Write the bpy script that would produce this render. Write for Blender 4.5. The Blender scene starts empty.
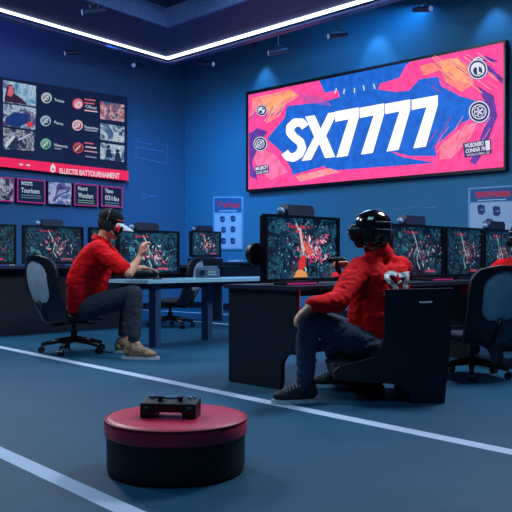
import bpy, bmesh, math, random
from mathutils import Vector, Matrix, noise
PI = math.pi
SC = bpy.context.scene
COL = SC.collection
V = Vector

# ------------------------------------------------------------------ camera
CAM_H, F, HOR = 0.92, 800.0, 261.0
cam = bpy.data.cameras.new('camera')
cam.sensor_width = 36.0
cam.lens = 36.0 * F / 512.0
cam.shift_y = (HOR - 256.0) / 512.0
cam.clip_end = 100
cam_o = bpy.data.objects.new('camera', cam)
cam_o.location = (0, 0, CAM_H)
cam_o.rotation_euler = (PI / 2, 0, 0)
COL.objects.link(cam_o)
SC.camera = cam_o
SC.view_settings.view_transform = 'Standard'
SC.view_settings.look = 'None'
SC.view_settings.gamma = 1
SC.view_settings.use_curve_mapping = False
SC.view_settings.exposure = 0.0

# room frame: corner C, a runs along the screen wall, b runs along the left wall
CX, CY = -1.42, 16.0
D1 = V((776, -800, 0)).normalized()
D2 = V((-D1.y * -1, -D1.x, 0)).normalized()
ANG = math.atan2(D1.y, D1.x)
ROW = -D2                                   # direction in which the desk rows run away from the camera


def R(a, b, z=0.0):
    return V((CX, CY, 0)) + D1 * a + D2 * b + V((0, 0, z))


def W(px, py, y):
    return V(((px - 256) / F * y, y, CAM_H - (py - HOR) / F * y))


def G(px, y):
    return V(((px - 256) / F * y, y, 0))


# ------------------------------------------------------------------ world and large lights
world = bpy.data.worlds.new('world')
SC.world = world
world.use_nodes = True
world.node_tree.nodes['Background'].inputs[0].default_value = (0.01, 0.03, 0.09, 1)
world.node_tree.nodes['Background'].inputs[1].default_value = 0.4


def area(name, loc, target, sx, sy, energy, color, spread=PI):
    l = bpy.data.lights.new(name, 'AREA')
    l.shape = 'RECTANGLE'
    l.size, l.size_y = sx, sy
    l.energy = energy
    l.color = color
    l.spread = spread
    o = bpy.data.objects.new(name, l)
    o.location = loc
    o.rotation_euler = (V(target) - V(loc)).to_track_quat('-Z', 'Y').to_euler()
    COL.objects.link(o)
    return o


area('ceiling_panel_light_main', (2.6, 6.4, 4.4), (0.2, 6.0, 0), 1.2, 1.2, 210, (0.78, 0.90, 1.0))
area('ceiling_panel_light_left', (-3.3, 9.2, 4.4), (-1.6, 7.8, 0.6), 1.0, 1.0, 150, (0.80, 0.90, 1.0))
area('front_fill_light', (-0.8, 2.8, 4.4), (-0.3, 3.6, 0), 1.6, 1.6, 58, (0.30, 0.72, 1.0))  # added fill that brightens the foreground floor, not a room fixture
area('ceiling_panel_light_back', (0.2, 9.8, 4.4), (0.0, 10.5, 0), 1.6, 1.6, 90, (0.40, 0.70, 1.0))
area('chair_back_fill_light', (-4.2, 5.6, 4.4), (-1.8, 8.0, 0.8), 0.8, 0.8, 85, (0.74, 0.88, 1.0))  # added fill that brightens the mesh chair back, no lamp of the room
# added blue and violet area lights that brighten the walls, no fixtures behind them
area('wall_wash_screen_side', R(4.2, 1.0, 4.7), R(3.6, 0.0, 2.0), 3.5, 0.2, 26, (0.05, 0.46, 1.0))
area('wall_wash_low', R(2.3, 2.3, 4.5), R(1.4, 0.0, 1.6), 2.2, 0.3, 74, (0.08, 0.42, 0.85), 1.6)
area('wall_wash_left', R(2.3, 3.2, 4.5), R(0.0, 1.5, 1.6), 0.3, 2.5, 52, (0.12, 0.38, 0.85), 1.6)
area('wall_wash_violet', R(1.3, 4.2, 4.5), R(0.0, 3.6, 3.6), 0.2, 2.5, 12, (0.34, 0.16, 1.0))


# ------------------------------------------------------------------ materials
def lin(c):
    def f(v):
        v = v / 255.0
        return v / 12.92 if v <= 0.04045 else ((v + 0.055) / 1.055) ** 2.4
    return tuple(f(x) for x in c)


MATS = {}


def mat(name, rgb, rough=0.6, metal=0.0, var=0.12, scale=12.0, bump=0.0, bscale=60.0, spec=0.5, coat=0.0):
    if name in MATS:
        return MATS[name]
    m = bpy.data.materials.new(name)
    m.use_nodes = True
    nt = m.node_tree
    b = nt.nodes['Principled BSDF']
    b.inputs['Roughness'].default_value = rough
    b.inputs['Metallic'].default_value = metal
    b.inputs['Specular IOR Level'].default_value = spec
    b.inputs['Coat Weight'].default_value = coat
    tc = nt.nodes.new('ShaderNodeTexCoord')
    n = nt.nodes.new('ShaderNodeTexNoise')
    n.inputs['Scale'].default_value = scale
    n.inputs['Detail'].default_value = 4
    nt.links.new(tc.outputs['Object'], n.inputs['Vector'])
    r = nt.nodes.new('ShaderNodeValToRGB')
    c = lin(rgb)
    r.color_ramp.elements[0].position = 0.3
    r.color_ramp.elements[1].position = 0.7
    r.color_ramp.elements[0].color = tuple(x * (1 - var) for x in c) + (1,)
    r.color_ramp.elements[1].color = tuple(min(1, x * (1 + var)) for x in c) + (1,)
    nt.links.new(n.outputs['Fac'], r.inputs['Fac'])
    nt.links.new(r.outputs['Color'], b.inputs['Base Color'])
    if bump:
        n2 = nt.nodes.new('ShaderNodeTexNoise')
        n2.inputs['Scale'].default_value = bscale
        n2.inputs['Detail'].default_value = 3
        nt.links.new(tc.outputs['Object'], n2.inputs['Vector'])
        bp = nt.nodes.new('ShaderNodeBump')
        bp.inputs['Strength'].default_value = bump
        bp.inputs['Distance'].default_value = 0.01
        nt.links.new(n2.outputs['Fac'], bp.inputs['Height'])
        nt.links.new(bp.outputs['Normal'], b.inputs['Normal'])
    MATS[name] = m
    return m


def emit(rgb, k=1.0, var=0.0):
    key = 'glow_%d_%d_%d_%d' % (rgb[0], rgb[1], rgb[2], int(k * 100))
    if key in MATS:
        return MATS[key]
    m = bpy.data.materials.new(key)
    m.use_nodes = True
    nt = m.node_tree
    b = nt.nodes['Principled BSDF']
    c = lin(rgb)
    b.inputs['Base Color'].default_value = (0.01, 0.01, 0.012, 1)
    b.inputs['Roughness'].default_value = 0.5
    b.inputs['Specular IOR Level'].default_value = 0.1
    tc = nt.nodes.new('ShaderNodeTexCoord')
    n = nt.nodes.new('ShaderNodeTexNoise')
    n.inputs['Scale'].default_value = 9
    nt.links.new(tc.outputs['Object'], n.inputs['Vector'])
    r = nt.nodes.new('ShaderNodeValToRGB')
    v = var
    r.color_ramp.elements[0].position = 0.35
    r.color_ramp.elements[1].position = 0.65
    r.color_ramp.elements[0].color = tuple(x * (1 - v) for x in c) + (1,)
    r.color_ramp.elements[1].color = tuple(x * (1 + v) for x in c) + (1,)
    nt.links.new(n.outputs['Fac'], r.inputs['Fac'])
    nt.links.new(r.outputs['Color'], b.inputs['Emission Color'])
    b.inputs['Emission Strength'].default_value = k
    MATS[key] = m
    return m


def paint(rgb):
    return mat('print_%d_%d_%d' % tuple(rgb), rgb, 0.7, var=0.04)


def picture_glow(name, stops, scale=7.0, k=1.0, seed=0.0, dist=1.5, detail=8):
    """a lit game picture: warped noise through a colour ramp"""
    m = bpy.data.materials.new(name)
    m.use_nodes = True
    nt = m.node_tree
    b = nt.nodes['Principled BSDF']
    b.inputs['Base Color'].default_value = (0.01, 0.01, 0.012, 1)
    b.inputs['Roughness'].default_value = 0.35
    tc = nt.nodes.new('ShaderNodeTexCoord')
    mp = nt.nodes.new('ShaderNodeMapping')
    mp.inputs['Location'].default_value = (seed, seed * 1.7, seed * .3)
    nt.links.new(tc.outputs['Object'], mp.inputs['Vector'])
    n = nt.nodes.new('ShaderNodeTexNoise')
    n.inputs['Scale'].default_value = scale
    n.inputs['Detail'].default_value = detail
    n.inputs['Roughness'].default_value = 0.7
    n.inputs['Distortion'].default_value = dist
    nt.links.new(mp.outputs['Vector'], n.inputs['Vector'])
    r = nt.nodes.new('ShaderNodeValToRGB')
    el = r.color_ramp.elements
    while len(el) > 1:
        el.remove(el[-1])
    for i, (p, c) in enumerate(stops):
        e = el[0] if i == 0 else el.new(p)
        e.position = p
        e.color = lin(c) + (1,)
    nt.links.new(n.outputs['Fac'], r.inputs['Fac'])
    nt.links.new(r.outputs['Color'], b.inputs['Emission Color'])
    b.inputs['Emission Strength'].default_value = k
    return m


# ------------------------------------------------------------------ object helpers
ROOT = {}


def tag(o, label=None, cat=None, group=None, kind=None):
    if label: o['label'] = label
    if cat: o['category'] = cat
    if group: o['group'] = group
    if kind: o['kind'] = kind
    return o


def thing(name, label, cat, loc=(0, 0, 0), rz=0.0, group=None):
    o = bpy.data.objects.new(name, None)
    o.empty_display_size = 0.1
    COL.objects.link(o)
    o.location = loc
    o.rotation_euler = (0, 0, rz)
    ROOT[o.name] = Matrix.Translation(V(loc)) @ Matrix.Rotation(rz, 4, 'Z')
    return tag(o, label, cat, group)


def retag(o, label, **k):
    o['label'] = label
    return o


def link_mesh(name, me, m, parent=None, world=False, origin=None, smooth=False):
    mats = m if isinstance(m, (list, tuple)) else [m]
    for x in mats:
        me.materials.append(x)
    o = bpy.data.objects.new(name, me)
    COL.objects.link(o)
    if parent is not None:
        o.parent = parent
        ROOT[o.name] = ROOT[parent.name]
        if world:
            me.transform(ROOT[parent.name].inverted())
    elif origin is not None:
        me.transform(Matrix.Translation(-V(origin)))
        o.location = origin
        ROOT[o.name] = Matrix.Translation(V(origin))
    else:
        ROOT[o.name] = Matrix.Identity(4)
    if smooth:
        for p in me.polygons:
            p.use_smooth = True
    return o


def perp(d):
    d = d.normalized()
    h = V((0, 0, 1)) if abs(d.z) < 0.9 else V((1, 0, 0))
    u = d.cross(h).normalized()
    return u, u.cross(d).normalized()


class MB:
    def __init__(s):
        s.bm = bmesh.new()

    def box(s, c, size, rz=0.0, bev=0.0, M=None):
        r = bmesh.ops.create_cube(s.bm, size=1.0)
        vs = r['verts']
        mm = Matrix.Translation(V(c)) @ Matrix.Rotation(rz, 4, 'Z')
        if M is not None:
            mm = M
        mm = mm @ Matrix.Diagonal(V((size[0], size[1], size[2], 1)))
        bmesh.ops.transform(s.bm, matrix=mm, verts=vs)
        if bev:
            es = list({e for v in vs for e in v.link_edges})
            bmesh.ops.bevel(s.bm, geom=es, offset=bev, segments=2, affect='EDGES', profile=0.6)
        return s

    def cone(s, p0, p1, r0, r1, n=16, cap=True):
        p0, p1 = V(p0), V(p1)
        u, w = perp(p1 - p0)
        a, b = [], []
        for i in range(n):
            t = 2 * PI * i / n
            d = u * math.cos(t) + w * math.sin(t)
            a.append(s.bm.verts.new(p0 + d * r0))
            b.append(s.bm.verts.new(p1 + d * r1))
        for i in range(n):
            j = (i + 1) % n
            s.bm.faces.new((a[i], a[j], b[j], b[i]))
        if cap:
            s.bm.faces.new(a[::-1])
            s.bm.faces.new(b)
        return s

    def tube(s, pts, r, n=8):
        pts = [V(p) for p in pts]
        rs = r if isinstance(r, (list, tuple)) else [r] * len(pts)
        rings = []
        u = None
        for i, p in enumerate(pts):
            d = (pts[min(i + 1, len(pts) - 1)] - pts[max(i - 1, 0)]).normalized()
            if u is None:
                u, w = perp(d)
            else:
                u = (u - d * u.dot(d)).normalized()
                w = u.cross(d)
            rings.append([s.bm.verts.new(p + (u * math.cos(2 * PI * k / n) + w * math.sin(2 * PI * k / n)) * rs[i]) for k in range(n)])
        for a, b in zip(rings, rings[1:]):
            for k in range(n):
                j = (k + 1) % n
                s.bm.faces.new((a[k], a[j], b[j], b[k]))
        s.bm.faces.new(rings[0][::-1])
        s.bm.faces.new(rings[-1])
        return s

    def ell(s, c, r, M=None, sub=3):
        q = bmesh.ops.create_icosphere(s.bm, subdivisions=sub, radius=1.0)
        mm = Matrix.Translation(V(c))
        if M is not None:
            mm = mm @ M.to_4x4()
        mm = mm @ Matrix.Diagonal(V((r[0], r[1], r[2], 1)))
        bmesh.ops.transform(s.bm, matrix=mm, verts=q['verts'])
        return s

    def cap(s, p0, p1, r0, r1):
        s.cone(p0, p1, r0, r1, 16)
        s.ell(p0, (r0,) * 3, sub=2)
        s.ell(p1, (r1,) * 3, sub=2)
        return s

    def lathe(s, prof, c=(0, 0, 0), n=48):
        c = V(c)
        rings = []
        for r, z in prof:
            if r < 1e-5:
                rings.append([s.bm.verts.new(c + V((0, 0, z)))])
            else:
                rings.append([s.bm.verts.new(c + V((r * math.cos(2 * PI * k / n), r * math.sin(2 * PI * k / n), z))) for k in range(n)])
        for a, b in zip(rings, rings[1:]):
            for k in range(n):
                j = (k + 1) % n
                if len(a) == 1 and len(b) == 1: continue
                if len(a) == 1: s.bm.faces.new((a[0], b[j], b[k]))
                elif len(b) == 1: s.bm.faces.new((a[k], a[j], b[0]))
                else: s.bm.faces.new((a[k], a[j], b[j], b[k]))
        return s

    def prism(s, poly, o, ux, uy, n, depth):
        """poly of 2d points in the frame o + x*ux + y*uy, pushed by depth along n"""
        o, ux, uy, n = V(o), V(ux), V(uy), V(n)
        a = [s.bm.verts.new(o + ux * x + uy * y) for x, y in poly]
        b = [s.bm.verts.new(o + ux * x + uy * y + n * depth) for x, y in poly]
        k = len(poly)
        s.bm.faces.new(a[::-1])
        s.bm.faces.new(b)
        for i in range(k):
            j = (i + 1) % k
            s.bm.faces.new((a[i], a[j], b[j], b[i]))
        return s

    def mesh(s, name):
        bmesh.ops.recalc_face_normals(s.bm, faces=s.bm.faces)
        me = bpy.data.meshes.new(name)
        s.bm.to_mesh(me)
        s.bm.free()
        return me

    def build(s, name, m, parent=None, world=False, origin=None, smooth=False):
        return link_mesh(name, s.mesh(name), m, parent, world, origin, smooth)

    def skin(s, name, m, parent, voxel=0.01, smooth=4, wrinkle=0.0, wscale=(1, 1, 1), fac=0.5, clip=None):
        """union of all pieces as one continuous surface (voxel remesh + smoothing), world coordinates"""
        me = s.mesh(name + '_raw')
        t = bpy.data.objects.new('tmp', me)
        COL.objects.link(t)
        md = t.modifiers.new('r', 'REMESH')
        md.mode = 'VOXEL'
        md.voxel_size = voxel
        if smooth:
            sm = t.modifiers.new('s', 'SMOOTH')
            sm.iterations = smooth
            sm.factor = fac
        dg = bpy.context.evaluated_depsgraph_get()
        out = bpy.data.meshes.new_from_object(t.evaluated_get(dg))
        bpy.data.objects.remove(t)
        bpy.data.meshes.remove(me)
        out.name = name
        if wrinkle:
            ns = [v.normal.copy() for v in out.vertices]
            for v, n in zip(out.vertices, ns):
                p = V((v.co.x * wscale[0], v.co.y * wscale[1], v.co.z * wscale[2]))
                q = p + V((noise.noise(p * 2), noise.noise(p * 2 + V((9, 2, 4))), noise.noise(p * 2 + V((3, 7, 1))))) * 0.5
                h = 1 - abs(noise.noise(q)) * 2.4
                v.co += n * (h * wrinkle)
        if clip:
            bm = bmesh.new()
            bm.from_mesh(out)
            for co, no in clip:
                bmesh.ops.bisect_plane(bm, geom=bm.verts[:] + bm.edges[:] + bm.faces[:], plane_co=co, plane_no=no, clear_outer=True)
            bm.to_mesh(out)
            bm.free()
        return link_mesh(name, out, m, parent, world=True, smooth=True)


_TC = {}


def text_geo(s, bold=0.0, shear=0.0):
    k = (s, bold, shear)
    if k in _TC:
        return _TC[k]
    cu = bpy.data.curves.new('t', 'FONT')
    cu.body = s
    cu.offset = bold
    cu.shear = shear
    cu.resolution_u = 4
    cu.fill_mode = 'FRONT'
    o = bpy.data.objects.new('t', cu)
    COL.objects.link(o)
    dg = bpy.context.evaluated_depsgraph_get()
    me = bpy.data.meshes.new_from_object(o.evaluated_get(dg))
    vs = [(v.co.x, v.co.y) for v in me.vertices]
    fs = [tuple(p.vertices) for p in me.polygons]
    bpy.data.objects.remove(o)
    bpy.data.meshes.remove(me)
    x0, x1 = min(v[0] for v in vs), max(v[0] for v in vs)
    y0, y1 = min(v[1] for v in vs), max(v[1] for v in vs)
    vs = [((x - x0) / (x1 - x0), (y - y0) / (y1 - y0)) for x, y in vs]
    _TC[k] = (vs, fs)
    return _TC[k]


class Art:
    """flat printed or lit artwork made of small coloured polygons on one plane"""

    def __init__(s, point, normal, glow=1.0, eps=0.0006):
        s.pt = point            # function (x, y) -> world or local Vector on the plane
        s.n = V(normal)
        s.glow = glow
        s.eps = eps
        s.bm = bmesh.new()
        s.mats = []
        s.l = 0

    def _m(s, c):
        m = c if isinstance(c, bpy.types.Material) else (emit(c, s.glow) if s.glow else paint(c))
        if m not in s.mats:
            s.mats.append(m)
        return s.mats.index(m)

    def raw(s, vs, fs, c):
        s.l += 1
        i = s._m(c)
        vv = [s.bm.verts.new(s.pt(x, y) + s.n * (s.eps * s.l)) for x, y in vs]
        for f in fs:
            try:
                s.bm.faces.new([vv[k] for k in f]).material_index = i
            except ValueError:
                pass
        return s

    def poly(s, pts, c):
        return s.raw(pts, [tuple(range(len(pts)))], c)

    def same(s):
        s.l -= 1
        return s

    def rect(s, x0, y0, x1, y1, c):
        return s.poly([(x0, y0), (x1, y0), (x1, y1), (x0, y1)], c)

    def disc(s, x, y, r, c, ry=None, n=20):
        ry = ry or r
        return s.poly([(x + r * math.cos(2 * PI * k / n), y + ry * math.sin(2 * PI * k / n)) for k in range(n)], c)

    def ring(s, x, y, r, w, c, ry=None, n=24):
        ry = ry or r
        vs, fs = [], []
        for k in range(n):
            a = 2 * PI * k / n
            vs += [(x + r * math.cos(a), y + ry * math.sin(a)), (x + (r - w) * math.cos(a), y + (ry - w) * math.sin(a))]
            j = (k + 1) % n
            fs.append((2 * k, 2 * j, 2 * j + 1, 2 * k + 1))
        return s.raw(vs, fs, c)

    def stroke(s, pts, w, c):
        vs, fs = [], []
        for (x0, y0), (x1, y1) in zip(pts, pts[1:]):
            d = math.hypot(x1 - x0, y1 - y0) or 1
            nx, ny = -(y1 - y0) / d * w / 2, (x1 - x0) / d * w / 2
            k = len(vs)
            vs += [(x0 + nx, y0 + ny), (x1 + nx, y1 + ny), (x1 - nx, y1 - ny), (x0 - nx, y0 - ny)]
            fs.append((k, k + 1, k + 2, k + 3))
        for (x, y) in pts[1:-1]:
            k = len(vs)
            vs += [(x + w / 2 * math.cos(2 * PI * q / 12), y + w / 2 * math.sin(2 * PI * q / 12)) for q in range(12)]
            fs.append(tuple(range(k, k + 12)))
        return s.raw(vs, fs, c)

    def frame(s, q, w, c):
        return s.stroke(q + [q[0], q[1]], w, c)

    def text(s, t, quad, c, bold=0.01, shear=0.0):
        """quad: bottom-left, bottom-right, top-right, top-left"""
        vs, fs = text_geo(t, bold, shear)
        (ax, ay), (bx, by), (cx, cy), (dx, dy) = quad
        out = []
        for u, v in vs:
            out.append((ax * (1 - u) * (1 - v) + bx * u * (1 - v) + cx * u * v + dx * (1 - u) * v,
                        ay * (1 - u) * (1 - v) + by * u * (1 - v) + cy * u * v + dy * (1 - u) * v))
        return s.raw(out, fs, c)

    def build(s, name, parent=None, world=False, origin=None):
        for f in s.bm.faces:
            f.normal_update()
            if f.normal.dot(s.n) < 0:
                f.normal_flip()
        me = bpy.data.meshes.new(name)
        s.bm.to_mesh(me)
        s.bm.free()
        return link_mesh(name, me, s.mats, parent, world, origin)


def copy_tree(o, parent=None):
    c = o.copy()
    COL.objects.link(c)
    c.parent = parent
    ROOT[c.name] = ROOT.get(o.name)
    for ch in list(o.children):
        copy_tree(ch, c)
    return c


def place_copy(o, loc, rz, label, group=None):
    c = copy_tree(o)
    c.location = loc
    c.rotation_euler = (0, 0, rz)
    c['label'] = label
    if group: c['group'] = group
    return c


# ------------------------------------------------------------------ shared materials
M_DARK = mat('dark_plastic', (14, 18, 28), 0.42, var=0.1)
M_BLACK = mat('black_plastic', (12, 13, 18), 0.35, var=0.1)
M_GLOSS = mat('gloss_black', (10, 11, 15), 0.16, coat=0.6)
M_NAVY = mat('navy_laminate', (16, 30, 54), 0.5, var=0.08)
M_DNAVY = mat('dark_navy_laminate', (9, 15, 30), 0.5, var=0.08)
M_TOP = mat('blue_grey_desktop', (150, 200, 226), 0.22, var=0.08, scale=5)
M_MESH = mat('grey_mesh_fabric', (170, 184, 200), 0.85, bump=0.4, bscale=400)
M_SEATF = mat('dark_seat_fabric', (18, 26, 42), 0.85, bump=0.3, bscale=250)
M_STEEL = mat('dark_steel', (60, 70, 86), 0.35, 0.8)
M_WHITE = mat('white_plastic', (205, 212, 222), 0.5)
M_RED = mat('red_vinyl', (208, 34, 74), 0.38, bump=0.12, bscale=180, var=0.05)


# ------------------------------------------------------------------ room
def floor_material():
    m = bpy.data.materials.new('blue_carpet_with_lines')
    m.use_nodes = True
    nt = m.node_tree
    b = nt.nodes['Principled BSDF']
    b.inputs['Roughness'].default_value = 0.55
    b.inputs['Specular IOR Level'].default_value = 0.25
    tc = nt.nodes.new('ShaderNodeTexCoord')
    sx = nt.nodes.new('ShaderNodeSeparateXYZ')
    nt.links.new(tc.outputs['Object'], sx.inputs[0])

    def mth(op, a, bb=None):
        n = nt.nodes.new('ShaderNodeMath')
        n.operation = op
        for i, q in enumerate((a, bb)):
            if q is None: continue
            if isinstance(q, (int, float)): n.inputs[i].default_value = q
            else: nt.links.new(q, n.inputs[i])
        return n.outputs[0]

    total = None
    # (point, point, half width, from, to) painted court stripes
    lines = [(G(0, 736 / 86.), G(512, 736 / 191.), 0.050, -99, 99),
             (G(0, 736 / 191.), G(130, 736 / 251.), 0.046, -99, 99),
             (G(190, 12.3), G(236, 11.5), 0.04, -0.9, 3.0),
             (G(165, 14.7), G(240, 13.6), 0.05, -1.0, 3.5)]
    for p, q, w, t0, t1 in lines:
        d = (q - p).normalized()
        n = V((-d.y, d.x, 0))
        dist = mth('ADD', mth('ADD', mth('MULTIPLY', sx.outputs[0], n.x), mth('MULTIPLY', sx.outputs[1], n.y)), -n.dot(p))
        k = mth('LESS_THAN', mth('ABSOLUTE', dist), w)
        if t0 > -50:
            al = mth('ADD', mth('ADD', mth('MULTIPLY', sx.outputs[0], d.x), mth('MULTIPLY', sx.outputs[1], d.y)), -d.dot(p))
            k = mth('MULTIPLY', k, mth('MULTIPLY', mth('GREATER_THAN', al, t0), mth('LESS_THAN', al, t1)))
        total = k if total is None else mth('MAXIMUM', total, k)
    n1 = nt.nodes.new('ShaderNodeTexNoise')
    n1.inputs['Scale'].default_value = 1.3
    n1.inputs['Detail'].default_value = 6
    nt.links.new(tc.outputs['Object'], n1.inputs['Vector'])
    r = nt.nodes.new('ShaderNodeValToRGB')
    r.color_ramp.elements[0].position = 0.3
    r.color_ramp.elements[1].position = 0.75
    r.color_ramp.elements[0].color = lin((13, 68, 98)) + (1,)
    r.color_ramp.elements[1].color = lin((18, 78, 108)) + (1,)
    nt.links.new(n1.outputs['Fac'], r.inputs['Fac'])
    mx = nt.nodes.new('ShaderNodeMix')
    mx.data_type = 'RGBA'
    nt.links.new(total, mx.inputs['Factor'])
    nt.links.new(r.outputs['Color'], mx.inputs['A'])
    mx.inputs['B'].default_value = lin((180, 196, 224)) + (1,)
    nt.links.new(mx.outputs['Result'], b.inputs['Base Color'])
    n2 = nt.nodes.new('ShaderNodeTexNoise')
    n2.inputs['Scale'].default_value = 160
    nt.links.new(tc.outputs['Object'], n2.inputs['Vector'])
    bp = nt.nodes.new('ShaderNodeBump')
    bp.inputs['Strength'].default_value = 0.35
    bp.inputs['Distance'].default_value = 0.01
    nt.links.new(n2.outputs['Fac'], bp.inputs['Height'])
    nt.links.new(bp.outputs['Normal'], b.inputs['Normal'])
    return m


A1, B1, ZC = 16.0, 14.0, 5.1
M_WALL = mat('blue_wall_paint', (44, 112, 154), 0.75, var=0.05, scale=0.8)
M_WALL2 = mat('navy_wall_paint', (48, 98, 140), 0.75, var=0.05, scale=0.8)
M_CEIL = mat('navy_ceiling_paint', (34, 48, 92), 0.8, var=0.08, scale=2)


def slab(name, c0, c1, m, kind='structure'):
    """axis-aligned in the room frame: (a,b,z) to (a,b,z)"""
    mb = MB()
    ca, cb, cz = [(c0[i] + c1[i]) / 2 for i in range(3)]
    sa, sb, sz = [abs(c1[i] - c0[i]) for i in range(3)]
    mb.box(R(ca, cb, cz), (sa, sb, sz), ANG)
    o = mb.build(name, m)
    tag(o, kind=kind)
    return o


slab('floor', (-0.2, -0.2, -0.1), (A1 + .2, B1 + .2, 0), floor_material())
slab('wall_back', (-0.2, -0.2, 0), (A1 + .2, 0, ZC), M_WALL)
slab('wall_left', (-0.2, 0, 0), (0, B1, ZC), M_WALL2)
slab('wall_right', (A1, 0, 0), (A1 + .2, B1, ZC), M_WALL2)
slab('wall_front', (-0.2, B1, 0), (A1 + .2, B1 + .2, ZC), M_WALL2)
slab('ceiling', (-0.2, -0.2, ZC), (A1 + .2, B1 + .2, ZC + .1), M_CEIL)
slab('baseboard_back', (0, 0, 0), (A1, 0.03, 0.12), M_DNAVY)
slab('baseboard_left', (0, 0.03, 0), (0.03, B1, 0.12), M_DNAVY)

# dropped soffit, L-shaped, with the light line along its outer edge
ZS = 4.55
M_SOF = mat('soffit_paint', (38, 66, 118), 0.7, var=0.06, scale=2)
OC = V((1.11, 1.29))                      # outer corner in (a, b)
OL = V((2.9, 13.0))                       # outer edge far end on the left side (slightly splayed)
IC = V((2.62, 2.47))
IL = V((4.2, 13.0))
mb = MB()


def ring_poly(pts, z0, z1, mb):
    lo = [mb.bm.verts.new(R(p[0], p[1], z0)) for p in pts]
    hi = [mb.bm.verts.new(R(p[0], p[1], z1)) for p in pts]
    k = len(pts)
    mb.bm.faces.new(lo)
    mb.bm.faces.new(hi[::-1])
    for i in range(k):
        j = (i + 1) % k
        mb.bm.faces.new((lo[i], lo[j], hi[j], hi[i]))


ring_poly([OC, (15, OC[1]), (15, IC[1]), IC, IL, OL], ZS, ZC, mb)
tag(mb.build('trim_1', M_SOF), kind='structure')
mb = MB()                                  # purple-blue inner step of the coffer
ring_poly([IC, (15, IC[1]), (15, IC[1] + .05), (IC[0] + .05, IC[1] + .05), (IL[0] + .05, 13), IL], ZS - 0.02, ZS + .27, mb)
tag(mb.build('trim_2', mat('coffer_edge', (96, 128, 190), 0.6)), kind='structure')
# light line
M_LED = emit((222, 238, 255), 3.2)


def edge_bar(p, q, w, z0, z1, m, name):
    mb = MB()
    p, q = V(p), V(q)
    d = (q - p).normalized()
    n = V((-d.y, d.x)) * w
    ring_poly([p, q, q + n, p + n], z0, z1, mb)
    return mb.build(name, m)


led = thing('light_strip', 'long white L-shaped light line bent at the room corner, edging the dropped ceiling', 'light strip', R(OC[0], OC[1], ZS))
mb = MB()
ring_poly([OC, (15, OC[1]), (15, OC[1] + .06), (OC[0] + .035, OC[1] + .06), (OL[0] + .035, 13), (OL[0], 13)], ZS - 0.035, ZS + 0.0, mb)
mb.build('diffuser', M_LED, led, world=True)
mb = MB()
ring_poly([OC - V((.14, .14)), (15, OC[1] - .14), (15, OC[1] - .005), OC - V((.005, .005)), (OL[0] - .005, 13), (OL[0] - .14, 13)], ZS - 0.10, ZS - 0.07, mb)
mb.build('channel', mat('strip_channel', (60, 74, 130), 0.4), led, world=True)

# ceiling beams and pipes inside the coffer
M_BEAM = mat('dark_purple_beam', (58, 52, 104), 0.6)
for i, b in enumerate((4.2, 6.2, 8.4)):
    o = slab('ceiling_beam', (3.2, b, 4.78), (15, b + .22, ZC), M_BEAM)
for i, a in enumerate((5.2, 7.0, 8.8, 10.6)):
    o = slab('ceiling_beam', (a, 2.6, 4.9), (a + .14, 13, ZC), M_BEAM)
for i, (p, q) in enumerate((((3.7, 2.7), (4.2, 5.5)), ((5.9, 2.7), (6.1, 5.5)))):
    mb = MB()
    mb.tube([R(p[0], p[1], 4.72), R(q[0], q[1], 4.72)], 0.022)
    for t in (.1, .9):
        pp = V(p).lerp(V(q), t)
        mb.tube([R(pp[0], pp[1], 4.72), R(pp[0], pp[1], ZC + .01)], 0.01)
    tag(mb.build('ceiling_pipe', mat('pale_pipe', (150, 150, 200), 0.4), origin=R(p[0], p[1], 4.72)),
        ['thin pale pipe under the ceiling coffer, nearer the room corner', 'thin pale pipe under the ceiling coffer, above the lit sign'][i], 'pipe', 'pipes under the ceiling')

# ------------------------------------------------------------------ walls as drawing planes
WN_B = D2.copy()          # normal of the screen wall, into the room
WN_L = D1.copy()


def on_plane(p0, n):
    p0, n = V(p0), V(n)
    c = V((0, 0, CAM_H))

    def f(px, py):
        d = V(((px - 256) / F, 1.0, -(py - HOR) / F))
        return c + d * ((p0 - c).dot(n) / d.dot(n))
    return f


def quad_panel(name, m, f, q, n, th, parent=None, origin=None, bev=0):
    """solid panel whose front face has the four corners q on the drawing plane f"""
    mb = MB()
    fr = [f(*p) for p in q]
    a = [mb.bm.verts.new(p) for p in fr]
    b = [mb.bm.verts.new(p - V(n) * th) for p in fr]
    mb.bm.faces.new(a)
    mb.bm.faces.new(b[::-1])
    for i in range(4):
        j = (i + 1) % 4
        mb.bm.faces.new((a[i], a[j], b[j], b[i]))
    if parent is not None:
        return mb.build(name, m, parent, world=True)
    return mb.build(name, m, origin=origin)


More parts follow.
